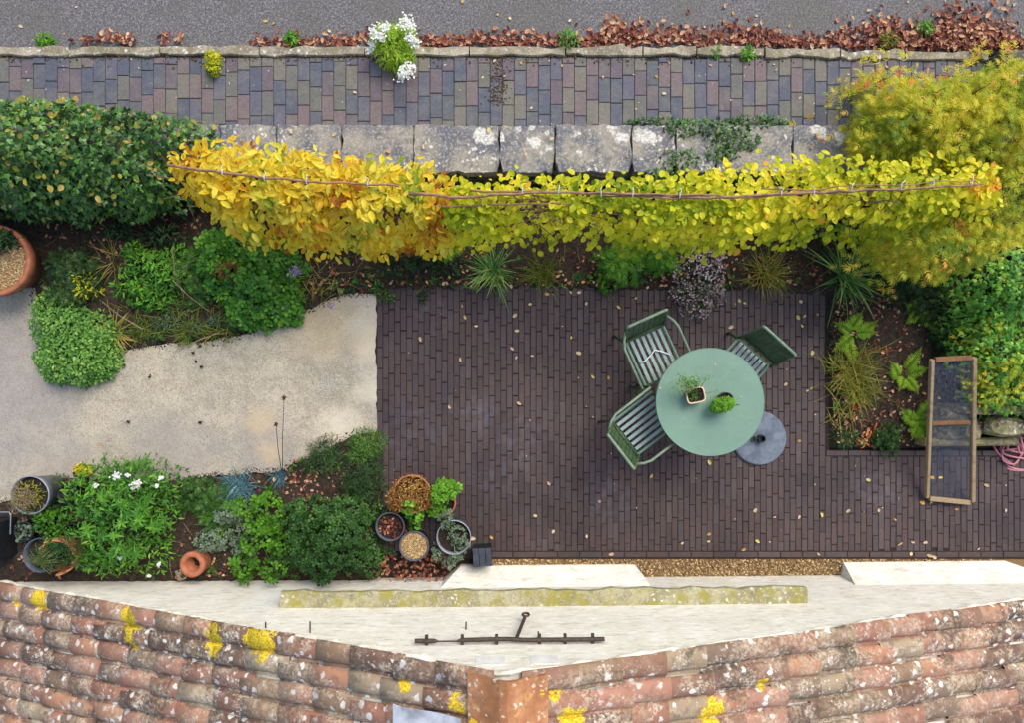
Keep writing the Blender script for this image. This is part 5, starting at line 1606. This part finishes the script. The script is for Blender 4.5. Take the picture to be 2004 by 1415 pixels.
ZT = .74
c = P(1390, 787, ZT)
tb = thing('garden_table', 'round pale green metal garden table on the patio', 'table', (c.x, c.y, 0))
R_ = .452
g = MB()
g.lathe([(.0005, ZT), (R_ - .008, ZT), (R_ - .003, ZT + .0015), (R_, ZT - .002), (R_, ZT - .026), (R_ - .004, ZT - .028), (R_ - .006, ZT - .012), (.0005, ZT - .012)], (c.x, c.y, 0), 96)
part('tabletop', g, MAT['steel'], tb, smooth=False)
g = MB(); g.tube([(c.x, c.y, .02), (c.x, c.y, ZT - .014)], .035, 16); part('column', g, MAT['steel'], tb, smooth=True)
for k in range(4):
    a_ = k * math.pi / 2 + .5
    g = MB(); g.tube([(c.x + .03 * math.cos(a_), c.y + .03 * math.sin(a_), .06), (c.x + .16 * math.cos(a_), c.y + .16 * math.sin(a_), .05), (c.x + .3 * math.cos(a_), c.y + .3 * math.sin(a_), .014)], [.02, .016, .012], 8)
    part('foot', g, MAT['steel'], tb, smooth=True)


def chair(name, label, arms, slats, M_, group):
    """garden chair, local +y = facing direction, origin on the floor"""
    t = thing(name, label, 'chair', (0, 0, 0), group)
    w = .18
    SZ = .44
    def add(nm, fill, m=MAT['chair']):
        g = MB(); fill(g)
        return g.build(nm, m, t, nm in ('leg', 'armrest', 'back_rail'), local=True)
    for sx in (-1, 1):
        add('leg', lambda g: g.tube([(sx * (w + .005), .2, 0), (sx * (w + .005), .195, SZ - .01)] if not arms else [(sx * (w + .065), .2, 0), (sx * (w + .065), .2, .62), (sx * (w + .065), .185, .645)], .0125, 8))
        add('leg', lambda g: g.tube([(sx * (w + .01), -.30, 0), (sx * (w + .008), -.215, SZ - .02), (sx * (w), -.235, SZ + .1), (sx * w, -.335, .80)], .0125, 8))
        add('seat_rail', lambda g: g.tube([(sx * w, -.22, SZ - .004), (sx * w, .215, SZ + .004)], .012, 8), MAT['steel'])
        if arms:
            add('armrest', lambda g: g.tube([(sx * (w + .002), -.30, .66), (sx * (w + .045), -.235, .655), (sx * (w + .067), -.17, .65), (sx * (w + .067), .2, .645)], .0115, 8), MAT['arm'])
    add('seat_rail', lambda g: g.box((0, .205, SZ - .008), (2 * w, .02, .022)))
    add('seat_rail', lambda g: g.box((0, -.215, SZ - .014), (2 * w, .02, .022)))
    k = slats
    for i in range(k):
        x_ = (i - (k - 1) / 2) * (2 * w - .055) / (k - .2)
        add('seat_slat', lambda g: g.box((x_, -.002, SZ + .006), (.029, .405, .008), 0, .5, 0, .002), MAT['slat'])
    add('back_rail', lambda g: g.tube([(-w, -.335, .80), (-w + .02, -.338, .812), (w - .02, -.338, .812), (w, -.335, .80)], .0125, 8), MAT['arm'])
    add('back_rail', lambda g: g.tube([(-w, -.232, SZ + .09), (w, -.232, SZ + .09)], .011, 8))
    ang = math.atan2(.104, .34)
    R = Matrix.Rotation(ang, 3, 'X')
    for i in range(7):
        x_ = (i - 3) * (2 * w - .05) / 6.4
        wd = .047 if not arms else .044
        add('back_slat', lambda g: g.box((x_, -.284, .665), (wd, .008, .29), 0, .5, 0, 0, R))
    t.matrix_world = M_
    return t


def place(px, py, fx, fy):
    """seat centre pixel (at seat height), facing in pixel direction"""
    c_ = P(px, py, .44)
    return Matrix.Translation((c_.x, c_.y, 0)) @ Matrix.Rotation(math.atan2(-fy, fx) - math.pi / 2, 4, 'Z')


CG = 'green slatted metal chairs around the table'
chair('garden_chair', 'green slatted armchair with a bent white wire on its seat', True, 6, place(1281, 697, .41, .91), CG)
chair('garden_chair', 'green slatted armchair with a bare seat at the lower left of the table', True, 6, place(1262, 828, .79, -.61), CG)
chair('garden_chair', 'green slatted chair without armrests at the upper right of the table', False, 7, place(1443, 725, -.67, .74), CG)
g = MB()
g.tube([P(1253, 709, .465), P(1261, 708, .468), P(1272, 697, .47), P(1281, 685, .475), P(1292, 687, .472), P(1310, 693, .466)], .0055, 7)
tag(g.build('bent_wire', plain('white_wire', c8(222, 224, 226), .5, .04, 20)), 'bent white wire lying across the slats of the armchair', 'wire')

c = P(1487, 858, .05)
t = thing('parasol_base', 'round blue-grey parasol base with empty black socket', 'parasol base', (c.x, c.y, 0))
n = N('base_stone')
n.m.name = 'base_concrete'
rr = n.spots([(0, 0, .06, .16)], n.warp(.06, 18))
col = n.mix(n.step(n.noise(12, 5, .65), .35, .68), c8(82, 92, 103), c8(110, 120, 131))
col = n.mix(n.math('MULTIPLY', n.step(rr, .1, .9), .6), col, c8(66, 76, 88))
n.bump(n.noise(60, 3), .3, .003)
bm_ = n.done(col, .6)
g = MB(); g.lathe([(.25, 0), (.254, .02), (.25, .042), (.24, .048), (.06, .058), (.0005, .058)], (c.x, c.y, 0), 64); part('base_plate', g, bm_, t)
g = MB(); g.lathe([(.034, .05), (.034, .115), (.026, .115), (.024, .05), (.0005, .05)], (c.x, c.y, 0), 20); part('socket', g, MAT['blackpot'], t)
g = MB(); g.tube([(c.x - .03, c.y, .09), (c.x - .065, c.y - .005, .09)], .007, 6); g.tube([(c.x - .065, c.y - .02, .09), (c.x - .065, c.y + .018, .09)], .012, 8); part('screw_knob', g, MAT['blackpot'], t)

# pots on the table
c = P(1362, 774, ZT + .1)
t = thing('bonsai_pot', 'square cream-rimmed clay pot on the table', 'plant pot', (c.x, c.y, ZT))
g = MB()
def sq(r_, z_):
    o = []
    for k in range(32):
        a_ = 2 * math.pi * k / 32
        e = (abs(math.cos(a_)) ** 5 + abs(math.sin(a_)) ** 5) ** (-1 / 5)
        X, Y = r_ * e * math.cos(a_), r_ * .82 * e * math.sin(a_)
        o.append((c.x + X * math.cos(.2) - Y * math.sin(.2), c.y + X * math.sin(.2) + Y * math.cos(.2), z_))
    return o
def rings(g, rs_):
    V, F = [], []
    for r_, z_ in rs_:
        V += sq(r_, z_)
    for i in range(len(rs_) - 1):
        F += [(i * 32 + k, i * 32 + (k + 1) % 32, (i + 1) * 32 + (k + 1) % 32, (i + 1) * 32 + k) for k in range(32)]
    g.add(V, [np.array(F)])
rings(g, [(.001, ZT + .002), (.06, ZT), (.07, ZT + .085)]); part('pot_body', g, MAT['terra2'], t, smooth=False)
g = MB(); rings(g, [(.0705, ZT + .084), (.0775, ZT + .087), (.0775, ZT + .1), (.068, ZT + .1), (.066, ZT + .075)]); part('rim', g, plain('cream_rim', c8(214, 190, 150), .6, .1, 20), t)
g = MB(); g.poly(sq(.067, ZT + .08)); pebbles(g, np.stack([c.x + rs.uniform(-.055, .055, 60), c.y + rs.uniform(-.045, .045, 60), np.full(60, ZT + .08)], 1), rs.uniform(.004, .01, 60), rs.uniform(size=60)); part('soil_or_hole_shade', g, MAT['compost'], t)
t = thing('airy_plant', 'airy grey-green plant leaning out of the square pot', 'plant', P(1362, 774, ZT + .08))
g = MB(); b0 = P(1360, 772, ZT + .08); tips = []
for _ in range(46):
    q_ = P(rs.normal() * 14 + 1352, rs.normal() * 9 + 750, ZT + rs.uniform(.14, .27)); tips.append(q_)
    g.tube([b0, (b0 + q_) / 2 + Vector((0, 0, .02)), q_], [.0016, .0014, .0008], 4)
part('stem', g, MAT['stem'], t)
g = MB(); pos = np.array([list(tips[i % len(tips)]) for i in range(380)]) + rs.normal(size=(380, 3)) * np.array([.014, .012, .012])
scatter(g, 'lance', pos, rnd_dir(380), np.array([0, 0, 1.]) + .8 * rnd_dir(380), rs.uniform(.012, .026, 380), rs.uniform(.2, .8, 380), 1.6)
pos = np.array(P(1358, 776, ZT + .09)) + rs.normal(size=(60, 3)) * np.array([.016, .016, .006]); scatter(g, 'lance', pos, rnd_dir(60), np.array([0, 0, 1.]) + .8 * rnd_dir(60), .02, rs.uniform(.2, .6, 60), 1.6)
part('foliage', g, LM['mound'], t)
pot('plant_pot', 'round black pot with grey rim on the table', 1420, 786, .06, .12, MAT['blackpot'], .003, depth=.02)
tp = bpy.data.objects[[o.name for o in COL.objects if o.get('label') == 'round black pot with grey rim on the table'][0]]
cc = P(1421, 784, ZT + .12)
tp.location = (cc.x, cc.y, ZT)
bush('parsley', 'bright lime green curly herb in the round black pot', 'plant', [(1416, 793, 19, 13, ZT + .11, ZT + .22), (1426, 790, 13, 10, ZT + .11, ZT + .2), (1405, 800, 12, 8, ZT + .09, ZT + .18)], 520, 'lobed', .022, 'bright', P(1420, 788, ZT + .1), ns=10, clump=.015, shell=.4, tmean=.55, tvar=.3)

# ------------------------------------------------------------------ wooden mesh frame leaning on the wall
MAT['oldwood'] = m_wood('old_wood', c8(134, 114, 84), c8(164, 142, 108), (8, 60, 60))
MAT['oldwood2'] = m_wood('brown_wood', c8(104, 74, 48), c8(128, 94, 62), (60, 8, 8))
fr = thing('mesh_frame', 'old wooden frame with dark mesh leaning on the rubble wall', 'frame', P(1860, 840))
def bar_(a, b, w_, h_, nm, m):
    a, b = Vector(a), Vector(b)
    d = (b - a); L = d.length; d.normalize()
    u = Vector((0, 0, 1)); s_ = d.cross(u).normalized(); u = s_.cross(d)
    R = Matrix((s_, d, u)).transposed()
    g = MB(); g.box((a + b) / 2, (w_, L, h_), 0, .5, 0, .004, R)
    part(nm, g, m, fr)
TL, TR, BL, BR = P(1824, 704, .62), P(1906, 700, .62), P(1814, 974, .06), P(1903, 982, .06)
bar_(TL, BL, .03, .036, 'side_rail', MAT['oldwood'])
bar_(TR, BR, .036, .04, 'side_rail', MAT['oldwood'])
bar_(TL + Vector((.022, 0, 0)), TR - Vector((.025, 0, 0)), .045, .035, 'cross_rail', MAT['oldwood2'])
bar_(BL + Vector((.022, -.01, 0)), BR - Vector((.025, .01, 0)), .045, .035, 'cross_rail', MAT['oldwood'])
ML, MR = TL.lerp(BL, .44), TR.lerp(BR, .425)
bar_(ML + Vector((.022, 0, -.004)), MR - Vector((.025, 0, .004)), .04, .028, 'cross_rail', MAT['oldwood2'])
n = N('dark_mesh')
st = n.noise(3, 5, .7, co=n.scale(90, 9, 9))
col = n.mix(n.step(st, .42, .68), c8(58, 60, 70), c8(120, 124, 138))
n.done(col, .45, spec=.5)
tr_ = n.new('ShaderNodeBsdfTransparent')
mx = n.new('ShaderNodeMixShader')
n.lk(n.lin(st, .35, .7, .14, .55), mx.inputs[0])
n.lk(tr_.outputs[0], mx.inputs[1]); n.lk(n.b.outputs[0], mx.inputs[2]); n.lk(mx.outputs[0], n.o.inputs['Surface'])
g = MB()
up = Vector((0, 0, .004))
A, B, C_, D = TL + up, TR + up, BR + up, BL + up
nu, nv = 6, 14
V = [A.lerp(B, i / nu).lerp(D.lerp(C_, i / nu), j / nv) - Vector((0, 0, .012 * math.sin(math.pi * i / nu))) for i in range(nu + 1) for j in range(nv + 1)]
g.add([tuple(v) for v in V], [np.array([(i * (nv + 1) + j, i * (nv + 1) + j + 1, (i + 1) * (nv + 1) + j + 1, (i + 1) * (nv + 1) + j) for i in range(nu) for j in range(nv)])])
part('mesh', g, n.m, fr, smooth=True)

# pink hose
g = MB()
def hose(cx, cy, rx, ry, a0, a1, ph=0, z0=.015):
    o = []
    for k in range(40):
        f = k / 39; a_ = a0 + (a1 - a0) * f
        o.append(P(cx + rx * math.cos(a_) * (1 + .12 * math.sin(3 * a_ + ph)), cy - ry * math.sin(a_) * (1 + .1 * math.cos(2 * a_ + ph)), z0 + .012 + .012 * math.sin(a_ * 1.5 + ph)))
    return o
for cx, cy, rx, ry, a0, a1, ph, z0 in ((2000, 900, 44, 24, 1.2, 6.8, 0, 0), (1978, 884, 20, 26, 0, 6.6, 1, .02), (2010, 878, 52, 20, 2.0, 5.6, 2, .02), (2012, 890, 56, 34, 2.4, 5.2, .5, .0), (2015, 860, 26, 40, 1.2, 4.2, 1.5, .12), (2000, 872, 30, 14, 0, 6.3, 2.2, .04), (2020, 850, 24, 46, 1.6, 4.4, .2, .2)):
    g.tube(hose(cx, cy, rx, ry, a0, a1, ph, z0), .0095, 8)
g.tube([P(1944, 872, .02), P(1952, 886, .02), P(1962, 896, .02), P(1985, 912, .03)], .0095, 8)
tag(g.build('garden_hose', plain('pink_rubber', c8(188, 122, 128), .5, .14, 20), smooth=True), 'coiled dull pink garden hose by the rubble wall', 'hose')

# ------------------------------------------------------------------ fallen leaves
def dry_heap(mb, pts, size, tmean, tvar, zj=.02):
    n_ = len(pts)
    dd = rnd_dir(n_) * np.array([1, 1, .16])
    nn = np.array([0, 0, 1.]) + .38 * rnd_dir(n_)
    pts = pts.copy(); pts[:, 2] += rs.uniform(0, zj, n_)
    scatter(mb, 'dry', pts, dd, nn, size * rs.uniform(.5, 1.3, n_), tmean + tvar * rs.uniform(-1, 1, n_), rs.uniform(.7, 1.1, n_))


def px_pts(n_, fx, fy, z):
    x_, y_ = fx(n_), fy(n_)
    s = (H - z) / FPX
    return np.stack([(x_ - 1002) * s, (707.5 - y_) * s, np.full(n_, z)], 1)


g = MB()
N1 = 2500
xx = 480 + 1560 * rs.beta(1.4, 1.0, N1)
d = np.abs(rs.normal(size=N1)) * np.where(rs.uniform(size=N1) < .12, 1.9, 1)
yy = 86 - d * (5 + 12 * np.clip((xx - 500) / 1300, 0, 1)) * (1 + .35 * np.sin(xx / 37.0) + .3 * np.sin(xx / 90.0)) + (xx > 1500) * (xx - 1500) * .03
s = (H - .47) / FPX
dry_heap(g, np.stack([(xx - 1002) * s, (707.5 - yy) * s, np.full(N1, .468)], 1), .046, .42, .46, .03)
for cx, cy, sx_, sy_, k in ((1890, 60, 38, 22, 280), (1840, 85, 40, 14, 220), (1960, 85, 30, 14, 150), (1210, 65, 24, 12, 120), (240, 78, 16, 5, 40), (190, 80, 16, 5, 26), (335, 78, 18, 5, 26), (1735, 55, 20, 14, 90)):
    dry_heap(g, px_pts(k, lambda m: rs.normal(size=m) * sx_ + cx, lambda m: np.minimum(rs.normal(size=m) * sy_ + cy, 92), .47), .05, .45, .45, .05)
kind(g.build('fallen_leaves', LM['dry']), 'stuff')
g = MB()
for k, xa, xb, ya, yb_, m_, v_ in ((420, 760, 1640, 490, 560, .45, .5), (560, 1628, 1815, 580, 875, .4, .5), (260, 90, 420, 420, 520, .3, .4), (200, 340, 740, 930, 1130, .4, .45), (240, 740, 880, 1085, 1135, .3, .35), (140, 560, 700, 905, 980, .5, .35), (70, 600, 730, 500, 575, .5, .4), (60, 20, 130, 1000, 1130, .4, .3)):
    pp = px_pts(k, lambda m: rs.uniform(xa, xb, m), lambda m: rs.uniform(ya, yb_, m), .06)
    pp = pp[inside(pp[:, 0], pp[:, 1], BED_A) | inside(pp[:, 0], pp[:, 1], BED_B) | (pp[:, 1] < P(0, 1080).y)]
    dry_heap(g, pp, .034, m_ + .1, v_, .025)
kind(g.build('leaf_litter', LM['dry']), 'stuff')
g = MB()
def bits(k, xa, xb, ya, yb_, z):
    pp = px_pts(k, lambda m: rs.uniform(xa, xb, m), lambda m: rs.uniform(ya, yb_, m), z)
    pp = pp[inside(pp[:, 0], pp[:, 1], BED_A) | inside(pp[:, 0], pp[:, 1], BED_B)]; k = len(pp)
    pebbles(g, pp, rs.uniform(.005, .016, k), rs.uniform(0, .5, k))
for a_ in ((500, 90, 740, 420, 640, .055), (500, 740, 1620, 480, 560, .055), (500, 1625, 1815, 580, 875, .055), (500, 330, 740, 930, 1130, .055)):
    bits(*a_)
kind(g.build('soil_clods', plain('clod', c8(78, 62, 48), .95, .4, 40)), 'stuff')

# weeds, twigs and spilled soil that knit the beds together
def in_beds(pp):
    return pp[inside(pp[:, 0], pp[:, 1], BED_A) | inside(pp[:, 0], pp[:, 1], BED_B)]
g = MB()
for k, xa, xb, ya, yb_ in ((340, 60, 420, 430, 520), (560, 80, 700, 470, 680), (260, 700, 1640, 485, 560), (200, 1625, 1830, 580, 875), (300, 300, 750, 900, 1130)):
    for p_ in in_beds(px_pts(k, lambda m: rs.uniform(xa, xb, m), lambda m: rs.uniform(ya, yb_, m), .05)):
        m = rs.randint(4, 11)
        az = rs.uniform(0, 6.28, m)
        scatter(g, ('lance', 'round', 'lance')[rs.randint(3)], p_ + rs.normal(size=(m, 3)) * np.array([.012, .012, .004]), np.stack([np.cos(az), np.sin(az), rs.uniform(-.1, .5, m)], 1), np.array([0, 0, 1.]) + .3 * rnd_dir(m), rs.uniform(.012, .04) * rs.uniform(.7, 1.2, m), rs.uniform(.1, .9) + rs.uniform(-.15, .15, m), 1.3)
kind(g.build('bed_weeds', LM['box']), 'stuff')
g = MB()
for p_ in in_beds(px_pts(260, lambda m: rs.uniform(60, 1820, m), lambda m: np.where(rs.uniform(size=m) < .6, rs.uniform(440, 640, m), rs.uniform(880, 1130, m)), .07)):
    a_ = rs.uniform(0, 6.28); l_ = rs.uniform(.05, .2); p_ = Vector(p_)
    d_ = Vector((math.cos(a_), math.sin(a_), 0))
    g.tube([p_, p_ + d_ * l_ * .5 + Vector((rs.normal() * .01, rs.normal() * .01, .012)), p_ + d_ * l_ + Vector((0, 0, rs.uniform(0, .03)))], [.0028, .0024, .0012], 4)
kind(g.build('fallen_twigs', MAT['twig']), 'stuff')
g = MB()
edge = np.array([(x_, y_, .016) for x_, y_, z_ in cp if -5.2 < x_ < -1.35])
k = 2600
q_ = edge[rs.randint(len(edge), size=k)] + rs.normal(size=(k, 3)) * np.array([.03, .022, 0])
pebbles(g, q_, rs.uniform(.003, .012, k) * rs.uniform(.5, 1, k), rs.uniform(0, 1, k))
k = 500
pebbles(g, px_pts(k, lambda m: rs.uniform(0, 1990, m), lambda m: rs.uniform(575, 1080, m), .018), rs.uniform(.002, .005, k), rs.uniform(0, 1, k))
kind(g.build('spilled_soil', bpy.data.materials['clod']), 'stuff')
# moss and crumbs along the kerb joint
g = MB()
k = 2400
pts = px_pts(k, lambda m: rs.uniform(-200, 1930, m), lambda m: 105 + np.abs(rs.normal(size=m)) * 4.5 * (1 + np.sin(rs.uniform(0, 60) + np.arange(m) * .037)), .502)
pebbles(g, pts, rs.uniform(.004, .012, k), rs.uniform(0, 1, k))
kk = 260
pebbles(g, px_pts(kk, lambda m: rs.normal(size=m) * 12 + 975, lambda m: rs.uniform(110, 205, m), .502), rs.uniform(.004, .01, kk), rs.uniform(0, 1, kk))
kind(g.build('moss_crumbs', plain('moss_crumb', c8(88, 72, 52), .95, .35, 40)), 'stuff')

# leaves lying singly on the paving: one mesh per kind, each leaf its own object
FL = []
for i, tv in enumerate((.05, .3, .45, .62, .78, .97)):
    g = MB()
    scatter(g, 'round' if i % 2 else 'dry', np.zeros((1, 3)), np.array([[0, 1., .0]]), np.array([[.1, 0, 1.]]), .045, np.array([tv]), .95)
    FL.append(g.mesh('fallen_leaf', LM['pale'] if 'pale' in LM else LM.setdefault('pale', leaf_mat('pale_leaf', [(0, c8(200, 168, 132)), (.4, c8(212, 192, 156)), (.7, c8(214, 196, 130)), (.88, c8(210, 180, 84)), (1, c8(186, 136, 84))], .7, .15)), (0, .02, 0)))
def lay(pts, z, label, group, smin=.7, smax=1.2):
    for x_, y_ in pts:
        o = bpy.data.objects.new('fallen_leaf', FL[rs.randint(len(FL))])
        COL.objects.link(o)
        o.location = P(x_, y_, z + .008)
        o.rotation_euler = (rs.normal() * .2, rs.normal() * .2, rs.uniform(0, 6.28))
        q_ = rs.uniform(smin, smax); o.scale = (q_, q_, q_)
        tag(o, label, 'leaf', group)
pat = [(822, 664), (1008, 617), (1012, 647), (905, 598), (1037, 595), (1160, 737), (1191, 740), (1010, 700), (1042, 697), (1002, 682), (1118, 660), (1133, 691), (1015, 790), (880, 797), (902, 703), (910, 620), (932, 638), (1268, 562), (1117, 572), (1133, 572), (1147, 594), (1245, 583), (1447, 588), (1457, 593), (1567, 590), (1575, 618), (1562, 620), (1570, 638), (1600, 615), (1590, 690), (1538, 752), (1588, 760), (1580, 765), (1564, 863), (1275, 932), (1478, 1000), (1516, 1012), (1564, 1012), (1608, 1008), (1074, 946), (1048, 1010), (1083, 1041), (1148, 1050), (1173, 982), (1388, 1046), (1335, 1064), (1387, 1060), (1482, 1060), (1456, 1076), (1752, 1018), (1806, 985), (1822, 982), (1872, 997), (1968, 1000), (1810, 1062), (1787, 1062), (1760, 1065), (1783, 1085), (1820, 1088), (1828, 1090), (1197, 1085), (1602, 1085), (905, 1060), (925, 1055), (962, 1053), (1000, 560), (1070, 575), (1210, 600), (1430, 640), (1388, 905), (1660, 1000), (1700, 940), (1720, 1000), (1915, 1075), (1930, 950)]
lay(pat, JZ, 'small pale fallen leaf lying flat on the dark patio paving', 'leaves scattered on the patio')
lay([(rs.uniform(760, 1990), rs.uniform(900, 1080)) for _ in range(18)] + [(rs.uniform(760, 1600), rs.uniform(575, 900)) for _ in range(26)], JZ, 'small pale fallen leaf lying flat on the dark patio paving', 'leaves scattered on the patio', .2, .45)
lay([(480, 725), (490, 728), (428, 790), (491, 807), (335, 762), (508, 872), (625, 683), (648, 678), (195, 870), (640, 850), (567, 662), (512, 705), (720, 600), (660, 640), (570, 790), (575, 850)], .012, 'small pale fallen leaf lying on the beige concrete', 'leaves scattered on the concrete', .4, .8)
lay([(1040, 210), (1020, 122), (1075, 118), (1300, 182), (1240, 145), (1285, 148), (1180, 150), (1250, 200), (1390, 125), (1520, 135), (1515, 125), (1656, 172), (1655, 178), (968, 118), (988, 148), (945, 150), (1430, 195), (1565, 190), (1500, 232), (272, 132), (55, 192), (900, 175), (1735, 130), (1660, 145), (1245, 212), (1310, 122), (1290, 130), (1100, 127), (840, 130), (695, 180)], ZP, 'small pale fallen leaf lying on the brick path', 'leaves scattered on the brick path', .35, .9)
lay([(150, 13), (998, 35), (974, 28), (905, 2), (520, 40), (535, 45), (1115, 40), (1210, 42), (1250, 58), (1315, 46), (1379, 52), (1435, 25), (1452, 48), (1480, 30), (1545, 50), (1527, 58), (1700, 20), (1740, 33), (1878, 22), (1790, 57), (1708, 51), (1985, 8), (1998, 60), (1850, 1), (1777, 3), (40, 50), (250, 66), (125, 65), (700, 88), (645, 60)], .466, 'small pale fallen leaf lying on the grey road', 'leaves scattered on the road', .4, .95)
lay([(957, 253), (1030, 300), (1080, 270), (1305, 290), (1405, 305), (1590, 285), (1578, 308), (760, 295), (830, 285), (655, 262), (570, 255), (1440, 330), (1600, 262), (1228, 305)], .63, 'small yellow fallen leaf lying on the wall coping', 'leaves scattered on the coping', .6, 1.1)
lay([(1400, 713), (1292, 760), (1450, 778)], ZT, 'tiny pale fallen leaf on the green tabletop', 'leaves on the table', .3, .5)
lay([(1840, 935), (1838, 780), (1825, 935)], .25, 'pale fallen leaf resting on the mesh of the wooden frame', 'leaves on the mesh frame', .7, 1.0)
for x_, y_ in ((293, 737), (378, 690), (384, 707), (395, 718), (392, 827), (250, 826), (243, 716), (390, 676)):
    g = MB(); c = P(x_, y_, .03)
    pos = np.array(c) + rs.normal(size=(9, 3)) * .005; scatter(g, 'dry', pos, rnd_dir(9), rnd_dir(9), .02, .2)
    tag(g.build('seedhead', BLACK_BEAD), 'small dark fallen seedhead lying on the concrete', 'seedhead', 'seedheads on the concrete')
